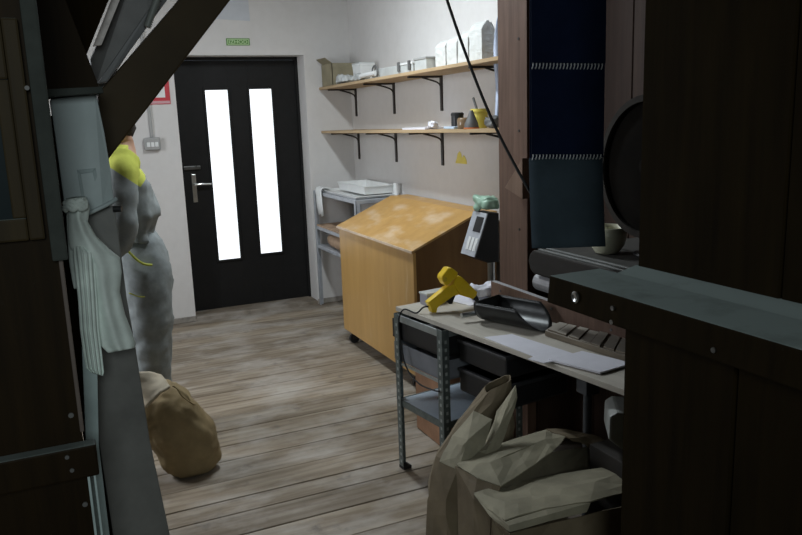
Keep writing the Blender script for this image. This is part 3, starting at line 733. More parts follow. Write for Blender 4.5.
# two black trays sliding in the rack
for (z0, z1, m, lab, s0) in ((0.615, 0.70, M_BLACK, 'upper black tray in the slotted rack, just under the bench board', -0.02), (0.513, 0.595, plain('dull_grey_tray', (0.16, 0.17, 0.19), 0.35), 'lower grey tray with a plastic lining in the slotted rack', -0.012)):
    tt = thing('drawer_tray', lab, 'tray', B(0.2, 0.18, z0), BA, 'trays in the slotted rack')
    bm = newbm(); bbox(bm, s0, 0.372, -0.008, 0.38, z0, z0 + 0.008); bbox(bm, s0, 0.372, -0.008, 0.0, z0, z1, .002); bbox(bm, s0, 0.372, 0.372, 0.38, z0, z1, .002); bbox(bm, s0, s0 + 0.008, 0, 0.372, z0, z1, .002); bbox(bm, 0.364, 0.372, 0, 0.372, z0, z1, .002); obj('tray_body', bm, m, tt)
    bm = newbm(); bbox(bm, s0 + 0.01, 0.362, 0.002, 0.37, z0 + 0.008, z0 + 0.03); obj('tray_content', bm, plain('dark_tray_content', (0.05, 0.05, 0.055), 0.6), tt)
# black crates further under the bench
for (s0, s1, z0, z1, lab) in ((0.40, 0.70, 0.60, 0.69, 'black shallow crate hanging under the bench beside the rack leg'), (0.40, 0.69, 0.47, 0.57, 'dark box under the shallow crate beside the rack leg')):
    tt = thing('dark_crate', lab, 'crate', B((s0 + s1) / 2, 0.2, z0), BA)
    bm = newbm(); bbox(bm, s0, s1, 0.05, 0.38, z0, z1, 0.01); obj('crate_body', bm, M_BLACK, tt)
    bm = newbm(); bbox(bm, s0 - 0.004, s1 + 0.004, 0.045, 0.385, z1 - 0.014, z1, 0.003); obj('crate_rim', bm, plain('dark_grey_rim', (0.03, 0.03, 0.033), 0.5), tt)
    for h_ in (s0 + 0.01, s1 - 0.03):
        bm = newbm(); bbox(bm, h_, h_ + 0.02, 0.386 if z0 < 0.5 else 0.36, 0.396 if z0 < 0.5 else 0.384, z1 - 0.02 if z0 < 0.5 else z1, 0.7345); obj('hanger', bm, M_BRACKET, tt)
t = thing('cardboard_box', 'reddish brown cardboard box on the floor behind the slotted rack', 'box', (1.72, 3.23, 0))
M_REDCARD = m_kraft('reddish_cardboard', (0.46, 0.26, 0.16))
bm = newbm(); box(bm, 1.58, 1.86, 3.10, 3.36, 0.002, 0.46, 0.004); obj('carton', bm, M_REDCARD, t)
bm = newbm(); box(bm, 1.579, 1.861, 3.21, 3.26, 0.458, 0.4615, 0.001); obj('tape_strip', bm, M_CARD, t)

# things on the bench
t = thing('glue_gun', 'yellow gun-shaped hand tool with a black nozzle standing on the bench', 'tool', B(0.19, 0.15, 0.755))
gy = 2.83
def gp(pts, th, bv, name, mat, par, dy=0.0):
    bm = newbm(); prism(bm, [aty(u, v, gy) + Vector((0, dy - th / 2, 0)) for u, v in pts], (0, th, 0), bv, 3); return obj(name, bm, mat, par)
gp([(444, 287.2), (452, 283), (457.4, 294), (452.5, 295), (436, 306.7), (435, 312), (430.5, 312), (428.8, 306.5), (426.4, 301.8), (442.2, 289)], 0.034, 0.004, 'grip', M_YELLOW, t)
gp([(452.6, 279), (454.5, 276), (457.3, 275), (459.8, 276.3), (475, 291), (474.4, 294.5), (470.8, 298.2), (457.4, 294), (451.3, 283)], 0.046, 0.006, 'barrel', M_YELLOW, t)
bd = gp([(439.2, 278), (439.8, 275), (446, 267.2), (449.8, 267), (455.6, 271.6), (455.4, 274.5), (446.8, 283.6), (444.6, 285), (442.4, 284)], 0.046, 0.006, 'rear_housing', M_YELLOW, t)
p = aty(445, 279.5, gy - 0.026); bm = newbm(); cyl(bm, p, p + Vector((0, 0.004, 0)), 0.011); obj('dial', bm, plain('ochre_dial', (0.58, 0.40, 0.03), 0.5), bd)
a0 = aty(472.5, 295, gy); a1 = aty(477.5, 300.5, gy); bm = newbm(); cyl(bm, a0, a1, 0.017, 0.008); obj('nozzle', bm, M_RUBBER, t)
gp([(446, 300.5), (452, 294.5), (455.5, 293.5), (451.5, 303.5), (449, 303.8)], 0.016, 0.003, 'trigger', M_RUBBER, t)
cp = [aty(428.5, 306.5, gy), aty(423, 307.5, 2.84), aty(416, 313, 2.86), B(0.10, -0.018, 0.765), B(0.08, -0.034, 0.72), B(0.085, -0.036, 0.64), B(0.11, -0.036, 0.545), B(0.16, -0.036, 0.49), B(0.24, -0.036, 0.466), B(0.34, -0.034, 0.47), B(0.37, -0.028, 0.475)]
bm = newbm(); tube(bm, cp, 0.0035); obj('power_cable', bm, M_RUBBER, t, smooth=True)

t = thing('flour_scoop', 'dull steel flour scoop with a tube handle lying on the bench', 'scoop', B(0.5, 0.2, 0.755), BA + R(8))
bm = newbm(); rows = []
SR = 0.074; sc0 = B(0.425, 0.180, 0.755); sdir = (B(0.70, 0.245, 0.755) - sc0).normalized(); snr = Vector((-sdir.y, sdir.x, 0)); 
if snr.dot(nD) < 0: snr = -snr
for i in range(15):
    f = i / 14; row = []
    L = 0.30
    for j in range(21):
        q = -1 + 2 * j / 20; an = q * R(100)
        s = f * L * (1.0 - 0.32 * abs(q) ** 1.6)
        x = math.sin(an) * SR * 1.12; z = SR - math.cos(an) * SR
        row.append(sc0 + sdir * s + snr * x + Vector((0, 0, z + 0.002)))
    rows.append(row)
grid(bm, rows); obj('pan', bm, M_SCOOP, t, smooth=True, solid=0.0022)
bm = newbm(); ring = [sc0 + snr * math.sin(q) * SR * 1.12 + Vector((0, 0, SR - math.cos(q) * SR + 0.002)) for q in [R(-100 + 10 * k) for k in range(21)]]
prism(bm, ring, -sdir * 0.003); obj('back_wall', bm, M_SCOOP, t)
bm = newbm(); c0 = sc0 + Vector((0, 0, 0.035)); c1 = atz(461.5, 315.5, 0.785); cyl(bm, c0, c1, 0.011); obj('handle', bm, M_STEEL, t)
def sheet(pts, z, h, label, i):
    bm = newbm(); prism(bm, [atz(u, v, z) for u, v in pts], (0, 0, h))
    tag(obj('paper_sheet', bm, M_PAPER), label, 'paper', 'loose papers on the bench')
sheet([(484, 337.5), (512, 334.5), (563, 350.5), (535, 357.5)], 0.7555, 0.002, 'white paper nearest the scoop, farthest of the three lying along the bench front', 0)
sheet([(528, 359.5), (556, 348.5), (580, 356.5), (544, 363.5)], 0.760, 0.003, 'small white paper in the middle, overlapping the one by the scoop', 1)
sheet([(549, 361), (582, 352.5), (633, 364.5), (600, 374)], 0.7595, 0.006, 'white paper pad nearest the dark cabinet, lifted at its dark corner', 2)
lump('crumpled_paper', (1.73, 2.93, 0.7555), 0.07, 0.05, 0.03, M_PAPER, 'crumpled white paper at the far corner of the bench by the post', 'paper', 0.02, 18, 9)
sheet([(446, 300), (470, 291), (494, 300), (470, 306)], 0.7555, 0.002, 'white sheet lying behind the yellow tool', 3)
t = thing('plastic_tray', 'small grey plastic tray standing behind the grip of the yellow tool', 'tray', B(0.06, 0.2, 0.755), BA)
bm = newbm(); bbox(bm, 0.03, 0.09, 0.11, 0.23, 0.755, 0.81, 0.004); obj('tray_body', bm, plain('lilac_grey_plastic', (0.34, 0.34, 0.40), 0.3), t)
bm = newbm(); bbox(bm, 0.027, 0.093, 0.107, 0.233, 0.803, 0.812, 0.003); obj('tray_rim', bm, M_CLEAR, t)
t = thing('slatted_block', 'dusty old wooden block with cross slats lying against the upstand', 'block', B(0.95, 0.27, 0.755), BA - R(5))
def Q(f, g, z):
    a_, b_ = atz(545, 336, 0.756), atz(622, 361, 0.756); c2, d2 = atz(557, 328, 0.756), atz(628, 345, 0.756)
    p = a_.lerp(b_, f).lerp(c2.lerp(d2, f), g); return Vector((p.x, p.y, z))
bm = newbm(); prism(bm, [Q(0, 0, 0.756), Q(1.08, 0, 0.756), Q(1.08, 1, 0.756), Q(0, 1, 0.756)], (0, 0, 0.022), 0.003); obj('base_board', bm, M_BLOCK, t)
for k in range(7):
    f0 = 0.02 + k * 0.15 + random.uniform(-0.012, 0.012); f1 = f0 + random.uniform(0.115, 0.14); g0 = random.uniform(0, 0.06); bm = newbm(); prism(bm, [Q(f0, g0, 0.778), Q(f1, g0, 0.778), Q(f1 + 0.01, 0.97, 0.778), Q(f0 + 0.015, 0.97, 0.778)], (0, 0, random.uniform(0.004, 0.008)), 0.002); obj('slat', bm, M_BLOCK, t)

# ------------------------------------------------------------------ post, cord, machine side
t = thing('wooden_post', 'reddish brown wooden post with an angled block, standing behind the bench', 'post', (1.98, 3.01, 0))
bm = newbm(); box(bm, 1.95, 2.0, 2.897, 3.135, 0, ZC, 0.004); obj('post_shaft', bm, M_BROWN, t)
bm = newbm(); prism(bm, [(1.95, 2.99, 1.245), (1.95, 2.845, 1.205), (1.95, 2.845, 1.385)], (-0.06, 0, 0), 0.003); obj('wedge_block', bm, wood('paler_brown_block', (0.16, 0.10, 0.07), (0.27, 0.18, 0.13)), t)
for z in (1.9, 1.5, 1.05):
    bm = newbm(); cyl(bm, (1.951, 2.96, z), (1.947, 2.96, z), 0.006, seg=10); obj('nail_head', bm, M_BRACKET, t)
top = atd(447, 0, 2.62)
bm = newbm(); tube(bm, [top + (top - atd(470, 70, 2.62)) * 6.0, top + (top - atd(470, 70, 2.62)) * 1.5, top, atd(468, 60, 2.62), atd(490, 115, 2.62), atd(510, 156, 2.62), atd(533, 197, 2.62), atd(545, 214, 2.66)], 0.0052)
bm_top = max(v.co.z for v in bm.verts)
tag(obj('hanging_cord', bm, M_RUBBER, None, smooth=True), 'thin black cord hanging slantwise in front of the post and shelves', 'cord')
# film hanging behind the post
bm = newbm(); rows = []
for i in range(16):
    f = i / 15; z = 2.12 - f * 0.62; w0 = 2.262 - 0.032 * min(1, f * 2.2) - 0.012 * math.sin(f * 7)
    rows.append([Vector((w0 + (2.33 - w0) * j / 8, 3.615 + 0.012 * math.sin(j * 2.1 + f * 3), z)) for j in range(9)])
grid(bm, rows); tag(obj('plastic_film', bm, M_BLUECLOTH, None, smooth=True, solid=0.003), 'pale blue plastic film hanging between the post and the white bags', 'plastic')

# calendar of three pads on spiral bindings, hanging over the machine slab
cu = Vector((0.911, -0.412, 0)); cn = Vector((-0.412, -0.911, 0)); c0 = Vector((1.458, 2.150, 0))
t = thing('wall_calendar', 'navy hanging calendar of three spiral-bound pads beside the post', 'calendar', (1.56, 2.10, 1.14))
def cq(a, d, z): return c0 + cu * a + cn * d + Vector((0, 0, z))
bm = newbm(); prism(bm, [cq(0.0, 0, 1.43), cq(0.245, 0, 1.43), cq(0.245, 0, 2.25), cq(0.0, 0, 2.25)], cn * -0.003); obj('backing_card', bm, M_NAVY, t)
bm = newbm(); prism(bm, [cq(0.003, 0.010, 1.742), cq(0.243, 0.010, 1.732), cq(0.243, 0.004, 2.03), cq(0.003, 0.004, 2.03)], cn * 0.004); obj('calendar_pad', bm, M_NAVY, t)
bm = newbm(); prism(bm, [cq(0.003, 0.012, 1.449), cq(0.24, 0.012, 1.441), cq(0.24, 0.005, 1.72), cq(0.003, 0.005, 1.725)], cn * 0.004); obj('calendar_pad', bm, M_NAVY, t)
bm = newbm(); rows = []
for i in range(12):
    f = i / 11
    rows.append([cq(-0.004 + 0.246 * j / 6, 0.006 + 0.055 * f ** 1.4 + 0.006 * math.sin(j * 0.9), 1.436 - 0.293 * f - 0.004 * (j / 6)) for j in range(7)])
grid(bm, rows); obj('calendar_pad', bm, M_NAVYLIT, t, smooth=True, solid=0.004)
for (z, dz) in ((1.733, -0.010), (1.441, -0.006)):
    bm = newbm()
    for k in range(21):
        a_ = 0.008 + k * 0.0112
        pts = [cq(a_ + 0.002 * math.sin(q), 0.006 + 0.009 * math.cos(q), z + dz * a_ / 0.24 + 0.010 * math.sin(q)) for q in [R(45 * m) for m in range(9)]]
        tube(bm, pts, 0.0019, seg=6, k=2)
    obj('spiral_binding', bm, M_WIRE, t)
bm = newbm(); cyl(bm, cq(0.122, 0, 2.24), cq(0.122, -0.0, ZC), 0.002, seg=8); obj('hanging_string', bm, M_RUBBER, t)

# machine: black dusty slab on a pedestal, with a roller under its edge
t = thing('mill_machine', 'black machine slab with a rounded end and dusty top beside the post', 'machine', (1.9, 1.9, 0))
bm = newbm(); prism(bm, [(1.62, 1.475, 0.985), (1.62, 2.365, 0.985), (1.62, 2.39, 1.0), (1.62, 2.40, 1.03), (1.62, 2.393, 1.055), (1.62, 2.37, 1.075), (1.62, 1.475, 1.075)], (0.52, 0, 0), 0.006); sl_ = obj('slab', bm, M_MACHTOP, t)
for x in (1.638, 1.672):
    bm = newbm(); box(bm, x, x + 0.012, 1.47, 2.36, 1.075, 1.081, 0.002); obj('edge_bead', bm, plain('worn_bead', (0.20, 0.21, 0.2), 0.5), sl_)
bm = newbm(); box(bm, 1.99, 2.17, 1.5, 2.25, 0, 0.985, 0.01); obj('pedestal', bm, M_OLDWOOD, t)
bm = newbm(); cyl(bm, (1.662, 1.5, 0.948), (1.662, 2.385, 0.948), 0.034); r_ = obj('roller', bm, plain('grey_roller', (0.26, 0.26, 0.27), 0.4, 0.3), t)
bm = newbm(); box(bm, 1.69, 1.99, 1.6, 1.63, 0.94, 0.96); box(bm, 1.69, 1.99, 2.2, 2.23, 0.94, 0.96); obj('roller_arm', bm, M_BRACKET, r_)
t = thing('mug', 'cream mug standing on the black machine slab behind the calendar', 'mug', (1.803, 2.169, 1.076))
mc = (1.803, 2.169, 1.0755); bm = newbm(); lathe(bm, mc, (0, 0, 1), [(0.034, 0), (0.042, 0.004), (0.060, 0.03), (0.068, 0.06), (0.071, 0.097), (0.066, 0.097), (0.062, 0.06), (0.052, 0.03), (0.03, 0.012)], 36); obj('mug_body', bm, M_MUG, t, smooth=True)
bm = newbm(); tube(bm, [(1.845, 2.219, 1.15), (1.87, 2.245, 1.15), (1.873, 2.25, 1.118), (1.84, 2.212, 1.102)], 0.006); obj('handle', bm, M_MUG, t, smooth=True)
lump('dark_rag', (1.90, 2.02, 1.0755), 0.09, 0.05, 0.012, M_BLACK, 'flat dark rag on the machine slab next to the mug', 'rag', 0.004, 12, 3)
# round sieve drum hanging on the cabinet side
t = thing('sieve_drum', 'round dark wooden sieve drum hanging half behind the tall cabinet', 'drum', (1.82, 1.9, 1.2))
dc = atx(652, 167, 1.82); da = Vector((-1.0, 0.05, 0.03)).normalized()
bm = newbm(); lathe(bm, dc, da, [(0.215, -0.06), (0.232, -0.055), (0.232, 0.03), (0.218, 0.034), (0.212, 0.02)], 56, True, True); dr = obj('drum_shell', bm, M_DRUMF, t)
bm = newbm(); lathe(bm, dc, da, [(0.232, 0.022), (0.236, 0.022), (0.236, 0.036), (0.214, 0.038), (0.214, 0.03)], 56, False, False); obj('rim_band', bm, M_DRUMR, dr)
bm = newbm(); lathe(bm, dc, da, [(0.03, 0.02), (0.03, 0.03), (0.012, 0.034)], 20); obj('hub', bm, M_DRUMF, dr)
bm = newbm(); cyl(bm, dc - da * 0.06, (2.187, dc.y, dc.z), 0.02); obj('axle', bm, M_BRACKET, t)

# tall dark cabinet on the right
t = thing('machine_cabinet', 'large blackened plank cabinet with a flour-dusted ledge filling the right side', 'cabinet', (1.45, 0.5, 0))
def planks(bm, x0, x1, y0, y1, z0, z1, w, jit=0.006):
    y = y1
    while y > y0:
        ww = min(w * random.uniform(0.85, 1.15), y - y0)
        d = random.uniform(0, jit) if y < y1 else 0
        box(bm, x0 + d, x1, y - ww + 0.0015, y - 0.0015, z0, z1, 0.003, 1); y -= ww
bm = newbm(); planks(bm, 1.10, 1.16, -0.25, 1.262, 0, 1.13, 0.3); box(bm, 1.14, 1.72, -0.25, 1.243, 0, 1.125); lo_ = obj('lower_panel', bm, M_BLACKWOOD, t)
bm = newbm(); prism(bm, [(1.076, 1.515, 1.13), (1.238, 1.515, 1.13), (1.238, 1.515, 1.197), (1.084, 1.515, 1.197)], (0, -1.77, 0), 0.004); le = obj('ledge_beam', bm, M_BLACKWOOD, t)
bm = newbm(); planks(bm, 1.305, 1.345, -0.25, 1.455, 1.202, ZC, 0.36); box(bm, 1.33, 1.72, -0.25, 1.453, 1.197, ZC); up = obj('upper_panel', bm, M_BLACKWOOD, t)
bm = newbm(); prism(bm, [(1.24, 1.462, 1.12), (1.35, 1.462, 1.12), (1.35, 1.462, 1.206), (1.306, 1.462, 1.206), (1.244, 1.462, 1.192)], (0, -1.7, 0), 0.002); obj('back_rail', bm, M_BLACKWOOD, t)
p = atx(576, 297, 1.079); bm = newbm(); lathe(bm, p, (-1, 0, 0), [(0.012, -0.004), (0.014, 0.003), (0.010, 0.006), (0.004, 0.004)], 20); obj('bolt_plate', bm, M_STEEL, le)
for (u, v) in ((613, 308), (612, 322), (714, 350)):
    p = atx(u, v, 1.079); bm = newbm(); cyl(bm, p + Vector((0.004, 0, 0)), p - Vector((0.003, 0, 0)), 0.0055, seg=10); obj('screw_head', bm, M_STEEL, le)
p = atx(774, 252, 1.312); bm = newbm(); cyl(bm, p + Vector((0.006, 0, 0)), p - Vector((0.004, 0, 0)), 0.009, seg=14); obj('knot_plug', bm, M_OLIVE, up)
# pale canister under the bench, half behind the cabinet
t = thing('plastic_canister', 'pale plastic canister under the bench half hidden by the dark cabinet', 'canister', (1.53, 1.62, 0.5))
bm = newbm(); c = atd(622, 431, 2.32)
prism(bm, [atd(609.5, 417, 2.32), atd(617, 412.5, 2.32), atd(650, 415, 2.32), atd(650, 456, 2.32), atd(622, 450, 2.32), atd(608.5, 440, 2.32)], Vector((0.08, 0.12, 0)), 0.008); obj('canister_body', bm, plain('dull_pale_plastic', (0.27, 0.28, 0.26), 0.5), t)
bm = newbm(); cc = atd(640, 413, 2.32) + Vector((0.04, 0.06, 0)); cyl(bm, cc - Vector((0, 0, 0.01)), cc + Vector((0, 0, 0.03)), 0.022); obj('cap', bm, M_BLACK, t)
bm = newbm(); cb = atd(635, 453, 2.32) + Vector((0.03, 0.05, 0)); box(bm, cb.x - 0.09, cb.x + 0.09, cb.y - 0.09, cb.y + 0.09, 0, cb.z - 0.012, 0.004); tag(obj('wooden_crate', bm, plain('dark_crate_wood', (0.02, 0.016, 0.012), 0.8, var=0.3)), 'dark crate on the floor carrying the pale canister under the bench', 'crate')  # plain dark wood tone

# ------------------------------------------------------------------ paper sacks on the floor in front of the bench
def sack(name, label, rings, mat, amp, sc, seed, open_end=True, group='empty kraft paper sacks by the bench', extra=None, flat0=True):
    "rings: list of (centre, half-width vector, half-depth vector); a paper tube with creased walls, closed at its first ring"
    n = 40; bm = newbm(); P = []
    K = 2; n = 16
    dense = []
    for a_, b_ in zip(rings[:-1], rings[1:]):
        for k in range(K): dense.append(tuple(Vector(x).lerp(Vector(y2), k / K) for x, y2 in zip(a_, b_)))
    dense.append(tuple(Vector(x) for x in rings[-1]))
    for c, hw, hd in dense:
        r = []
        for i in range(n):
            q = 2 * math.pi * i / n
            cx_, sy_ = math.cos(q), math.sin(q)
            cx_ = math.copysign(abs(cx_) ** 0.62, cx_); sy_ = math.copysign(abs(sy_) ** 0.62, sy_)
            r.append(c + hw * cx_ + hd * sy_)
        P.append(r)
    vs = loft(bm, P, True, not open_end)
    bm.normal_update(); crumple(bm, amp, sc, seed)
    if flat0:
        zm = min(min(v.co.z for v in bm.verts), 0.0)
        for v in bm.verts: v.co.z = max(v.co.z, 0.002)
    base = Vector((rings[0][0][0], rings[0][0][1], 0.0))
    tt = thing(name, label, 'sack', base, 0, group)
    obj('sack_body', bm, mat, tt, smooth=False, solid=0.0035)
    return tt
def facets(name, pts, mid, par, mat, solid=0.004, amp=0.006, seed=1):
    "a creased paper sheet: outline and inner points (u, v, depth), fanned into flat facets"
    bm = newbm(); o = [bm.verts.new(atd(*p)) for p in pts]; c = [bm.verts.new(atd(*p)) for p in mid]
    near = lambda v: min(c, key=lambda q: (q.co - v.co).length)
    for a_, b_ in zip(o, o[1:] + o[:1]):
        p, q = near(a_), near(b_)
        bm.faces.new((a_, b_, p))
        if p is not q:
            try: bm.faces.new((p, b_, q))
            except ValueError: pass
    bmesh.ops.subdivide_edges(bm, edges=bm.edges[:], cuts=2, use_grid_fill=True)
    bmesh.ops.triangulate(bm, faces=bm.faces[:])
    bm.normal_update(); crumple(bm, amp, 11, seed, 2)
    return obj(name, bm, mat, par, solid=solid)
s1 = sack('paper_sack', 'upright crumpled kraft paper sack leaning on the slotted rack leg, open at the top',
     [((1.28, 2.22, 0.004), (0.155, -0.08, 0), (0.05, 0.11, 0)), ((1.27, 2.20, 0.12), (0.165, -0.08, 0), (0.055, 0.11, 0)), ((1.255, 2.20, 0.30), (0.15, -0.07, 0.0), (0.05, 0.10, 0)),
      ((1.265, 2.20, 0.44), (0.125, -0.06, 0.02), (0.045, 0.08, 0)), ((1.30, 2.19, 0.56), (0.085, -0.04, 0.03), (0.03, 0.055, 0)), ((1.335, 2.17, 0.665), (0.045, -0.025, 0.02), (0.02, 0.035, 0))], M_SACK, 0.020, 4.0, 1)
facets('torn_flap', [(472, 455, 2.42), (487, 440, 2.47), (498, 412, 2.5), (516, 386, 2.53), (517, 398, 2.5), (508, 425, 2.46), (500, 448, 2.42), (486, 456, 2.40)], [(500, 425, 2.44), (487, 450, 2.40)], s1, M_SACKLIT, seed=4)
facets('pale_front_fold', [(440, 462, 2.42), (452, 436, 2.46), (474, 412, 2.5), (492, 420, 2.46), (484, 446, 2.40), (458, 470, 2.36)], [(468, 440, 2.39), (455, 458, 2.385)], s1, M_SACKLIT, seed=6)
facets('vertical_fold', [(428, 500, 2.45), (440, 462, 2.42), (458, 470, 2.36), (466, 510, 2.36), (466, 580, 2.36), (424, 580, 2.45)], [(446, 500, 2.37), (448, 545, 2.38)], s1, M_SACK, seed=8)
s2 = sack('paper_sack', 'pale kraft sack folded over mid-pile, its dark mouth open to the right',
     [((1.30, 1.93, 0.004), (0.12, -0.06, 0), (0.045, 0.08, 0)), ((1.29, 1.92, 0.25), (0.12, -0.06, 0), (0.045, 0.08, 0)), ((1.27, 1.91, 0.43), (0.10, -0.05, 0.01), (0.03, 0.06, 0))], M_SACK, 0.012, 6, 6, False)
facets('upper_flap', [(457, 466, 2.36), (480, 452, 2.42), (515, 440, 2.50), (546, 431, 2.56), (566, 437, 2.52), (552, 452, 2.40), (527, 470, 2.30), (501, 487, 2.22), (478, 479, 2.27)], [(490, 463, 2.31), (518, 453, 2.38), (545, 440, 2.47)], s2, M_SACKLIT, seed=2)
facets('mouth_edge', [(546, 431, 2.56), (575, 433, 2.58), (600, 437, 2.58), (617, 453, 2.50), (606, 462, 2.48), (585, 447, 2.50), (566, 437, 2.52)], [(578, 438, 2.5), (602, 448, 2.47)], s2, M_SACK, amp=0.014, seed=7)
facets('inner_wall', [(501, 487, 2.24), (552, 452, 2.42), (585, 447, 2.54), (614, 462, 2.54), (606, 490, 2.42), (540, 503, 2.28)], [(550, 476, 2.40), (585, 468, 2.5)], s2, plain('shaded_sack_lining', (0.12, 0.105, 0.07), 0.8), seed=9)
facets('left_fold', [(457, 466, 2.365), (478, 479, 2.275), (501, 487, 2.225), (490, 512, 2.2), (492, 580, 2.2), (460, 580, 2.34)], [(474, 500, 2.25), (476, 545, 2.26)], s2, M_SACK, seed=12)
s3 = sack('paper_sack', 'flattened kraft sack with layered edges, lowest and nearest in the pile',
     [((1.20, 1.70, 0.004), (0.12, -0.06, 0), (0.04, 0.07, 0)), ((1.20, 1.70, 0.2), (0.12, -0.06, 0), (0.04, 0.07, 0)), ((1.20, 1.71, 0.38), (0.10, -0.05, 0.0), (0.03, 0.06, 0))], M_SACK, 0.010, 7, 11, False)
facets('folded_layer', [(474, 493, 2.20), (500, 487, 2.27), (560, 475, 2.36), (640, 464, 2.40), (640, 488, 2.28), (590, 502, 2.12), (545, 509, 2.06), (505, 521, 2.02), (488, 510, 2.1)], [(505, 503, 2.10), (545, 494, 2.17), (595, 483, 2.26)], s3, M_SACKLIT, seed=3)
facets('front_layer', [(474, 494, 2.19), (505, 522, 2.01), (545, 510, 2.05), (590, 503, 2.11), (586, 512, 2.10), (548, 521, 2.03), (510, 532, 1.99), (490, 516, 2.08)], [(509, 526, 1.995), (548, 515, 2.03)], s3, M_SACKLIT, amp=0.003, seed=5)
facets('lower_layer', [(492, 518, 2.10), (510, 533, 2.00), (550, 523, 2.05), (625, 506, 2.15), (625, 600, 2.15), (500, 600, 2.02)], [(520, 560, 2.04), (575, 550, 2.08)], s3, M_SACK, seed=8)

# ------------------------------------------------------------------ tan bag standing on the floor by the person
t = thing('flour_sack', 'full tan paper sack with a folded cream top slumped on the floor by the person', 'sack', (0.43, 3.47, 0))
bm = newbm(); bmesh.ops.create_icosphere(bm, subdivisions=5, radius=1)
ax = V((-0.44, 0.02, 1)).normalized(); sx_ = V((1, 0, 0.44)).normalized(); sy_ = ax.cross(sx_).normalized()
for v in bm.verts:
    p = v.co
    q = V([math.copysign(abs(a) ** 0.72, a) for a in p])
    tp = 1.0 - 0.13 * max(q.z, 0) ** 2
    v.co = V((0.412, 3.45, 0.196)) + sx_ * q.x * 0.145 * tp + sy_ * q.y * 0.12 * tp + ax * q.z * 0.25
crumple(bm, 0.012, 5, 2); crumple(bm, 0.007, 13, 4, 2)
for v in bm.verts: v.co.z = max(v.co.z, 0.003)
obj('sack_body', bm, M_BAG, t, smooth=True)
bm = newbm(); rows = []
for i in range(14):
    f = i / 13
    l0 = aty(134, 372, 3.40).lerp(aty(146, 408, 3.33), f); r0 = aty(160, 376, 3.44).lerp(aty(170, 386, 3.335), f)
    rows.append([l0.lerp(r0, j / 10) + V((0, -0.02, 0.012)) * math.sin(j / 10 * math.pi) for j in range(11)])
grid(bm, rows); crumple(bm, 0.006, 14, 3); obj('folded_top', bm, M_BAGTOP, t, smooth=True, solid=0.012)
bm = newbm(); rows = []
for i in range(8):
    f = i / 7; a_ = aty(172, 386, 3.345).lerp(aty(186, 396, 3.36), f)
    rows.append([a_ + V((0.01 * j, 0, -0.012 * j + 0.012 * math.sin(j * 1.3 + f))) for j in range(5)])
grid(bm, rows); obj('paper_tuck', bm, M_BAG, t, smooth=True, solid=0.006)

# ------------------------------------------------------------------ person in grey overalls
t = thing('person', 'person in grey overalls with a yellow shoulder yoke, bending away by the tan sack', 'person', (0.36, 3.95, 0))
def skin(name, chain, par, mats, pick=None, sub=2, amp=0.0, sc=10, seed=1, solid=0):
    "chain: {id: (x, y, z, rx, ry)}, edges by parent id; grows one continuous skin"
    me = bpy.data.meshes.new(name); ids = list(chain); ix = {k: i for i, k in enumerate(ids)}
    base = par.location
    me.from_pydata([V(chain[k][0]) - base for k in ids], [(ix[k], ix[chain[k][2]]) for k in ids if chain[k][2]], [])
    o = bpy.data.objects.new(name, me); COL.objects.link(o); o.parent = par
    md = o.modifiers.new('skin', 'SKIN'); md.use_smooth_shade = True
    for i, k in enumerate(ids):
        sv = me.skin_vertices[0].data[i]; r = chain[k][1]; sv.radius = r if isinstance(r, tuple) else (r, r)
        sv.use_root = (i == 0)
    md = o.modifiers.new('sub', 'SUBSURF'); md.levels = sub; md.render_levels = sub
    bpy.context.view_layer.update()
    dg = bpy.context.evaluated_depsgraph_get()
    m2 = bpy.data.meshes.new_from_object(o.evaluated_get(dg))
    o.modifiers.clear(); o.data = m2; bpy.data.meshes.remove(me)
    m2.name = name
    m2.materials.clear()
    for m in mats: m2.materials.append(m)
    if amp:
        b = newbm(); b.from_mesh(m2); crumple(b, amp, sc, seed); b.to_mesh(m2); b.free()
    for p in m2.polygons:
        p.use_smooth = True
        p.material_index = pick(p.center + base) if pick else 0
    return o
PX, PY = 0.36, 3.95
body = {
 'pelvis': ((0.39, PY, 0.93), 0.085, None), 'waist': ((0.345, PY, 1.10), 0.075, 'pelvis'), 'chest': ((0.325, PY, 1.28), 0.095, 'waist'), 'neck0': ((0.31, PY, 1.42), 0.05, 'chest'), 'neck': ((0.34, PY, 1.51), 0.058, 'neck0'),
 'skull': ((0.295, PY, 1.58), 0.085, 'neck'), 'crown': ((0.265, PY, 1.65), 0.072, 'skull'), 'brow': ((0.215, PY, 1.60), 0.05, 'skull'), 'nose': ((0.188, PY, 1.575), 0.016, 'brow'), 'chin': ((0.215, PY, 1.525), 0.036, 'skull'),
}
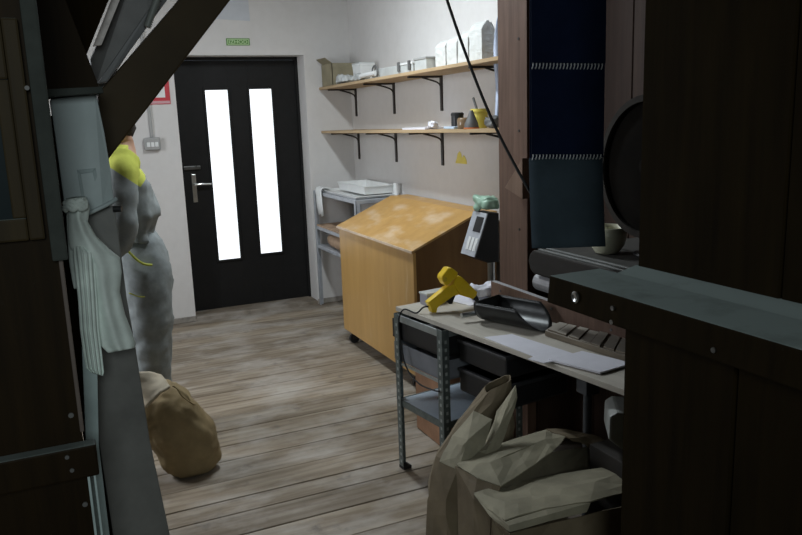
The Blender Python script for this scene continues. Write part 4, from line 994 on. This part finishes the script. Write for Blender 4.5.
for s, sd in ((-1, 'n'), (1, 'f')):
    body.update({
     'hip' + sd: ((0.39, PY + s * 0.09, 0.88), 0.09, 'pelvis'), 'knee' + sd: ((0.375, PY + s * 0.10, 0.50), 0.06, 'hip' + sd), 'ankle' + sd: ((0.40, PY + s * 0.10, 0.09), 0.042, 'knee' + sd), 'toe' + sd: ((0.26, PY + s * 0.12, 0.045), 0.035, 'ankle' + sd),
     'shoulder' + sd: ((0.30, PY + s * 0.17, 1.375), 0.062, 'neck0'), 'elbow' + sd: ((0.29, PY + s * 0.22, 1.08), 0.045, 'shoulder' + sd), 'wrist' + sd: ((0.12, PY + s * 0.20, 0.93), 0.03, 'elbow' + sd), 'palm' + sd: ((0.05, PY + s * 0.19, 0.91), 0.03, 'wrist' + sd)})
    for k, (dy, L) in enumerate(((-0.033, 0.075), (-0.011, 0.085), (0.011, 0.08), (0.033, 0.062))):
        body['f%s%da' % (sd, k)] = ((0.015, PY + s * 0.19 + dy, 0.90), 0.010, 'palm' + sd)
        body['f%s%db' % (sd, k)] = ((0.015 - L * 0.5, PY + s * 0.19 + dy * 1.1, 0.885), 0.009, 'f%s%da' % (sd, k))
        body['f%s%dc' % (sd, k)] = ((0.015 - L * 0.8, PY + s * 0.19 + dy * 1.1, 0.855), 0.008, 'f%s%db' % (sd, k))
    body['t%s1' % sd] = ((0.05, PY + s * 0.19 - s * 0.05, 0.905), 0.011, 'palm' + sd); body['t%s2' % sd] = ((0.015, PY + s * 0.19 - s * 0.07, 0.89), 0.009, 't%s1' % sd)
bo = skin('body', body, t, [M_SKIN])
bm = newbm(); lathe(bm, (0.192, PY - 0.03, 1.592), (-1, 0, 0), [(0.011, -0.01), (0.011, 0.006), (0.005, 0.010)], 12); lathe(bm, (0.192, PY + 0.03, 1.592), (-1, 0, 0), [(0.011, -0.01), (0.011, 0.006), (0.005, 0.010)], 12); obj('eyes', bm, M_WHITE, t)
for s in (-1, 1):
    bm = newbm(); lathe(bm, (0.30, PY + s * 0.078, 1.575), (0, s, 0), [(0.028, 0), (0.03, 0.010), (0.018, 0.016)], 16); obj('ear', bm, M_SKIN, t)
bm = newbm(); bmesh.ops.create_icosphere(bm, subdivisions=4, radius=1)
for v in bm.verts:
    q = v.co.copy(); v.co = V((0.302 + q.x * 0.108 * (1.0 if q.x > 0 else 0.85), PY + q.y * 0.088, 1.615 + q.z * 0.10 - 0.03 * max(q.x, 0)))
crumple(bm, 0.004, 40, 2); obj('hair', bm, M_HAIR, t, smooth=True)
def oval(c, rx, ry, tilt, n=40, wr=0.0, k=5):
    out = []
    for i in range(n):
        q = 2 * math.pi * i / n; w_ = 1 + wr * math.sin(k * q + 1.3) + wr * 0.7 * math.sin(11 * q)
        x = math.cos(q) * rx * w_; out.append(V((c[0] + x, PY + math.sin(q) * ry * w_, c[1] + x * tilt)))
    return out
spine = [(0.345, 1.03, 0.10, 0.15, 0.0, 0.03), (0.337, 1.075, 0.110, 0.153, -0.05, 0.04), (0.337, 1.10, 0.118, 0.158, -0.08, 0.04), (0.345, 1.16, 0.138, 0.18, -0.12, 0.02), (0.338, 1.24, 0.138, 0.185, -0.2, 0.012), (0.325, 1.32, 0.133, 0.185, -0.28, 0.008), (0.312, 1.385, 0.122, 0.18, -0.34, 0.0), (0.302, 1.435, 0.098, 0.15, -0.36, 0.0), (0.312, 1.47, 0.082, 0.098, -0.3, 0.0), (0.325, 1.50, 0.068, 0.070, -0.25, 0.0)]
dense = []
for a_, b_ in zip(spine[:-1], spine[1:]):
    for k in range(4): dense.append(tuple(x + (y2 - x) * k / 4 for x, y2 in zip(a_, b_)))
dense.append(spine[-1])
bm = newbm(); loft(bm, [oval((c[0], c[1]), c[2], c[3], c[4], wr=c[5]) for c in dense]); bm.normal_update(); crumple(bm, 0.012, 8, 3, 3)
jo = obj('overall_jacket', bm, M_JACKET, t, smooth=True)
for s_ in (-1, 1):
    bm = newbm(); tube(bm, [(0.315, PY + s_ * 0.10, 1.415), (0.305, PY + s_ * 0.17, 1.36), (0.29, PY + s_ * 0.215, 1.22), (0.275, PY + s_ * 0.225, 1.09), (0.20, PY + s_ * 0.215, 1.0), (0.12, PY + s_ * 0.20, 0.945)], 0.07, seg=20, k=8, radii=lambda f: 0.088 - 0.036 * f + 0.003 * math.sin(f * 40))
    bm.normal_update(); crumple(bm, 0.006, 9, 5 + s_, 2); so = obj('sleeve', bm, M_JACKET, t, smooth=True)
tr = {'belt': ((0.35, PY, 1.10), (0.13, 0.16), None), 'seat': ((0.40, PY, 0.95), (0.15, 0.165), 'belt')}
for s, sd in ((-1, 'n'), (1, 'f')):
    tr.update({'h' + sd: ((0.39, PY + s * 0.09, 0.80), 0.122, 'seat'), 'k' + sd: ((0.375, PY + s * 0.10, 0.50), 0.10, 'h' + sd), 's' + sd: ((0.365, PY + s * 0.10, 0.28), 0.092, 'k' + sd), 'a' + sd: ((0.37, PY + s * 0.10, 0.06), 0.088, 's' + sd)})
tz = skin('overall_trousers', tr, t, [M_SUIT], sub=3, amp=0.010, sc=9, seed=5)
for s in (-1, 1):
    bm = newbm(); rings = []
    for f in range(9):
        g = f / 8; x = 0.47 - 0.28 * g; w = 0.045 + 0.008 * math.sin(g * 3.1); h = 0.085 - 0.035 * g
        rings.append([V((x, PY + s * 0.105 + w * math.cos(q), max(0.002, 0.045 + h * 0.55 * math.sin(q)))) for q in [2 * math.pi * k / 14 for k in range(14)]])
    loft(bm, rings); obj('shoe', bm, M_BLACK, t, smooth=True)
def on_suit(pts, name, r=0.006):
    bm = newbm(); tube(bm, pts, r, seg=8); obj(name, bm, M_HIVIS, tz, smooth=True)
on_suit([aty(127, 250, 3.762), aty(136, 259, 3.752), aty(144, 264, 3.752), aty(152, 265, 3.76)], 'pocket_piping')
on_suit([aty(157, 292, 3.79), aty(163, 289, 3.80), aty(168, 285, 3.815)], 'thigh_piping')
on_suit([aty(129, 293, 3.775), aty(142, 297, 3.762), aty(157, 293, 3.785)], 'knee_seam', 0.003)

# ------------------------------------------------------------------ dark wooden cabinet at the left
t = thing('wooden_cabinet', 'dark brown wooden cabinet with a ledge and a framed flap at the left edge', 'cabinet', (-0.4, 1.75, 0))
CX = 0.002
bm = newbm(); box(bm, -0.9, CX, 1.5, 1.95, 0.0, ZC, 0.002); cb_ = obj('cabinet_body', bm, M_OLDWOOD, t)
bm = newbm(); box(bm, -0.011, 0.0155, 1.474, 1.50, 1.362, ZC, 0.004); obj('edge_strip', bm, M_STRIPMET, cb_)
bm = newbm(); box(bm, -0.001, 0.0065, 1.49, 1.5, 1.03, 1.362, 0.002); obj('lower_edge_strip', bm, plain('worn_edge', (0.12, 0.095, 0.08), 0.6), cb_)
bm = newbm(); box(bm, -0.9, 0.0235, 1.468, 1.5, 0.947, 1.010, 0.004); lb = obj('ledge_beam', bm, M_OLDWOOD, t)
for (u, v) in ((72, 470), (67, 457)):
    p = aty(u, v, 1.468); bm = newbm(); cyl(bm, p + V((0, 0.003, 0)), p - V((0, 0.003, 0)), 0.004, seg=10); obj('nail_head', bm, M_GREYMET, lb)
bm = newbm()
fx0, fx1, fz0, fz1 = -0.5, -0.017, 1.402, 1.778
box(bm, fx1 - 0.026, fx1, 1.482, 1.5, fz0, fz1, 0.004); box(bm, fx0, fx0 + 0.026, 1.482, 1.5, fz0, fz1, 0.004); box(bm, fx0 + 0.026, fx1 - 0.026, 1.482, 1.5, fz1 - 0.1, fz1, 0.004); box(bm, fx0 + 0.026, fx1 - 0.026, 1.482, 1.5, fz0, fz0 + 0.04, 0.004)
fl = obj('flap_frame', bm, M_OLIVE, t)
bm = newbm(); box(bm, fx0 + 0.026, fx1 - 0.046, 1.488, 1.499, fz0 + 0.04, fz1 - 0.1); obj('flap_glass', bm, M_TEAL, fl)
bm = newbm(); box(bm, fx1 - 0.048, fx1 - 0.026, 1.486, 1.5, fz0 + 0.04, fz1 - 0.1, 0.003); obj('glazing_bar', bm, M_OLIVE, fl)
bm = newbm(); p = aty(27, 88, 1.48); cyl(bm, p + V((0, 0.02, 0)), p + V((0, -0.004, 0)), 0.004, seg=10); obj('catch', bm, M_GREYMET, fl)
for (a_, b_) in ((0.0015, 0.006), (0.0125, 0.0165)):
    bm = newbm(); box(bm, a_, b_, 1.48, 1.499, 0.0, 0.946, 0.001); obj('pale_runner', bm, M_TEALWHITE, t)
for (u, v) in ((71, 415), (85, 504)):
    p = aty(u, v, 1.5); bm = newbm(); cyl(bm, p + V((0, 0.003, 0)), p - V((0, 0.003, 0)), 0.005, seg=10); obj('bolt_head', bm, M_GREYMET, cb_)
bm = newbm(); prism(bm, [aty(82, 350, 1.66), aty(97, 350, 1.66), aty(99, 446, 1.66), aty(112, 560, 1.66), aty(98, 560, 1.66), aty(86, 446, 1.66)], (0, 0.03, 0), 0.002)
for v in bm.verts:
    if v.co.z < 0.75: v.co.z = 0.001
tag(obj('painted_board', bm, M_TEALWHITE), 'narrow greenish white board standing between the dark cabinet and the grey duct', 'board')

# grey sheet-metal duct with a paler cover
t = thing('metal_duct', 'leaning grey sheet metal duct with a pale blue-grey cover plate', 'duct', (0.09, 1.8, 0))
bm = newbm(); lft = [aty(66, 215, 1.765), aty(89, 376, 1.765), aty(113, 535, 1.765)]; rgt = [aty(170, 535, 1.765), aty(150, 441, 1.765), aty(136, 350, 1.765), aty(127, 299, 1.765), aty(115, 206, 1.765)]
lowL = lft[2] + (lft[2] - lft[1]) * ((lft[2].z) / (lft[1].z - lft[2].z)); lowR = rgt[0] + (rgt[0] - rgt[1]) * (rgt[0].z / (rgt[1].z - rgt[0].z))
lowL.z = lowR.z = 0
prism(bm, lft + [lowL, lowR] + rgt, (0, 0.1, 0), 0.003); du = obj('duct_body', bm, M_DUCTLO, t)
bm = newbm(); prism(bm, [aty(50, 99, 1.755), aty(96, 93, 1.755), aty(104, 130, 1.755), aty(111, 172, 1.755), aty(114, 204, 1.75), aty(103, 207, 1.745), aty(92, 213, 1.745), aty(66, 216, 1.75)], (0, 0.1, 0), 0.003); cv = obj('cover_plate', bm, M_DUCTUP, t)
bm = newbm(); q = [(77, 170), (95.5, 168), (101, 198), (82, 202)]; ii = [(80.5, 173.5), (92.5, 172), (97, 194.5), (84.5, 197.5)]
for k in range(4):
    prism(bm, [aty(*q[k], 1.753), aty(*q[(k + 1) % 4], 1.753), aty(*ii[(k + 1) % 4], 1.753), aty(*ii[k], 1.753)], (0, -0.006, 0), 0.001)
obj('embossed_frame', bm, plain('shaded_blue_grey_rib', (0.27, 0.33, 0.33), 0.6), cv)  # relief shade put into the colour: rib darker than its plate
bm = newbm(); tube(bm, [aty(68, 218, 1.745), aty(84, 215, 1.738), aty(98, 209, 1.732), aty(110, 203, 1.735), aty(116, 199, 1.745)], 0.0045); obj('lifted_lip', bm, M_DUCTUP, cv, smooth=True)
bm = newbm(); box(bm, 0.004, 0.098, 1.87, 1.895, 0.0, 1.62, 0.002); obj('gap_board', bm, M_BLACKWOOD, t)  # added dark board that keeps the gap beside the duct dark
bm = newbm(); p = aty(115.5, 209, 1.762); cyl(bm, p - V((0.004, 0, 0)), p + V((0.012, -0.006, 0)), 0.007); obj('bolt', bm, M_BLACK, du)
bm = newbm(); prism(bm, [aty(47, 89, 1.70), aty(102, 86.5, 1.70), aty(104, 93, 1.70), aty(48, 97, 1.70)], (0, 0.16, 0), 0.002); obj('top_flange', bm, M_STRIPMET, t)

# flour sleeve (cotton sock) tied to the duct
t = thing('cotton_sleeve', 'dusty white cotton sleeve tied and hanging down the front of the grey duct', 'cloth', (0.06, 1.7, 1.2))
def drape(rows_px, yb, bulge, n, amp, freq, ph, name, solid=0.004):
    "rows_px: (v, left u, right u, forward shift); folds run down the cloth"
    bm = newbm(); dense = []
    for a_, b_ in zip(rows_px[:-1], rows_px[1:]):
        for k in range(4): dense.append(tuple(x + (y2 - x) * k / 4 for x, y2 in zip(a_, b_)))
    dense.append(rows_px[-1]); rows = []
    for ri, (v0, u0, v1, u1, fw) in enumerate(dense):
        f = ri / (len(dense) - 1); row = []
        for j in range(n + 1):
            g = j / n
            y_ = yb - fw - bulge * math.sin(math.pi * g) - amp * math.sin(freq * g * 6.28 + ph + f * 1.5) * (0.35 + 0.65 * f)
            row.append(aty(u0 + (u1 - u0) * g, v0 + (v1 - v0) * g, y_))
        rows.append(row)
    # closed sleeve: back wall
    back = [[p + V((0, 0.012 + 0.02 * math.sin(math.pi * j / n), 0)) for j, p in enumerate(r)] for r in rows]
    loft(bm, [r + b[::-1] for r, b in zip(rows, back)], True, True)
    return obj(name, bm, M_CLOTH, t, smooth=True)
drape([(199, 66, 197, 86, 0.0), (206, 67, 207, 90, 0.01), (214, 68, 222, 88, 0.012), (226, 68, 236, 96, 0.012), (238, 68, 250, 110, 0.014), (248, 70, 258, 120, 0.018), (262, 82, 272, 122, 0.02), (285, 88, 292, 120, 0.02), (310, 92, 314, 125, 0.02), (332, 97, 332, 132, 0.02), (346, 101, 343, 136, 0.022), (353, 108, 348, 135, 0.022)], 1.70, 0.022, 26, 0.004, 2.2, 0.4, 'draped_sleeve')
drape([(246, 73, 247, 88, 0.02), (256, 73, 252, 94, 0.035), (272, 75, 268, 95, 0.04), (300, 78, 298, 97, 0.042), (330, 80, 330, 99, 0.042), (352, 83, 354, 102, 0.042), (368, 86, 372, 104, 0.042), (373, 92, 376, 103, 0.042)], 1.70, 0.012, 40, 0.0045, 5.0, 0.0, 'pleated_tail')
drape([(203, 66, 203, 74, 0.0), (230, 67, 232, 75, 0.006), (262, 69, 260, 77, 0.01), (280, 72, 284, 79, 0.01), (289, 74, 289, 77, 0.01)], 1.70, 0.006, 10, 0.002, 1.5, 0.0, 'side_fold')
bm = newbm()
for k in range(3):
    tube(bm, [aty(65 + i * 2.6, 203 + 3 * k + 1.2 * math.sin(i * 1.9 + k) - i * 0.2, 1.674 - 0.016 * math.sin(i / 8 * math.pi)) for i in range(9)], 0.0065, seg=8, k=4)
obj('gathered_knot', bm, M_CLOTH, t, smooth=True)

# ------------------------------------------------------------------ wooden chutes and beam overhead at the left
bm = newbm(); prism(bm, [aty(97, 90, 1.9), aty(101, 168, 1.9), aty(111, 156, 1.9), aty(232, -2, 1.9), aty(276, -58, 1.9), aty(225, -66, 1.9), aty(181, -2, 1.9), aty(104, 87, 1.9)], (0, 0.085, 0), 0.004)
prism_b = obj('diagonal_beam', bm, M_BEAM); tag(prism_b, 'broad dark wooden beam slanting from the duct up to the ceiling', 'beam')
bm = newbm(); box(bm, aty(235, -50, 1.9).x, aty(262, -50, 1.9).x, 1.905, 1.98, aty(235, -68, 1.9).z, ZC, 0.003); tag(obj('roof_post', bm, M_BEAM), 'dark timber hanging from the ceiling that holds the slanting beam', 'beam')
bm = newbm(); prism(bm, [aty(38, 92, 1.995), aty(100, 89, 1.995), aty(66, 0, 1.995), aty(40, -68, 1.995), aty(20, -68, 1.995)], (0, 0.03, 0), 0.002); tag(obj('chute_board', bm, M_OLDWOOD), 'dark brown trapezoid board above the duct, next to the cabinet strip', 'board')
bm = newbm(); prism(bm, [aty(60, 88, 2.06), aty(80, 84, 2.06), aty(84, 61, 2.06), aty(108, 2, 2.06), aty(132, -56, 2.06), aty(36, -56, 2.06), aty(40, 20, 2.06)], (0, 0.03, 0), 0.002); tag(obj('chute_board', bm, M_BLACKWOOD), 'blackish board behind the brown trapezoid board, by the pale strip', 'board')
bm = newbm(); prism(bm, [aty(93, 46, 2.13), aty(101.5, 45, 2.13), aty(119, 2, 2.13), aty(140, -50, 2.13), aty(131, -50, 2.13), aty(111, 0, 2.13)], (0, 0.015, 0), 0.001); tag(obj('pale_strip', bm, plain('chalky_grey_paint', (0.7, 0.65, 0.62), 0.8, var=0.25, scale=40)), 'pale chalky strip running up between the black board and the grey chute', 'strip')
t = thing('metal_chute', 'dark grey sheet metal chute rising behind the slanting beam', 'chute', (0.17, 2.15, 1.65))
bm = newbm(); prism(bm, [aty(90, 60, 2.20), aty(140, -50, 2.20), aty(200, -50, 2.20), aty(150, 20, 2.20), aty(103, 92, 2.22), aty(94, 88, 2.21)], (0, 0.06, 0), 0.003); obj('chute_face', bm, M_GREYMET, t)
bm = newbm(); prism(bm, [aty(97, 84, 2.16), aty(107, 82, 2.16), aty(160, 10, 2.15), aty(186, -26, 2.15), aty(176, -26, 2.15), aty(147, 12, 2.15)], (0, 0.04, 0), 0.003); obj('chute_side', bm, plain('mid_grey_metal', (0.16, 0.165, 0.17), 0.5), t)
bm = newbm(); tube(bm, [aty(147, 27, 2.13), aty(152, 13, 2.13), aty(158, -3, 2.13), aty(166, -24, 2.13)], 0.01, k=14, radii=lambda f: 0.0095 + 0.0022 * math.sin(f * 120)); tag(obj('ribbed_hose', bm, plain('ribbed_grey_hose', (0.2, 0.215, 0.2), 0.5), None, smooth=True), 'ribbed grey hose running up along the grey chute', 'hose')

# ceiling lamp fixture above the middle of the room
t = thing('ceiling_lamp', 'long white fluorescent lamp on the ceiling over the plank floor', 'lamp', (1.3, 4.1, 2.8))
bm = newbm(); box(bm, 1.22, 1.38, 3.55, 4.65, 2.80, ZC, 0.006); obj('lamp_housing', bm, M_WHITE, t)
for x in (1.26, 1.34):
    bm = newbm(); cyl(bm, (x, 3.58, 2.78), (x, 4.62, 2.78), 0.013); obj('lamp_tube', bm, M_TUBE, t)
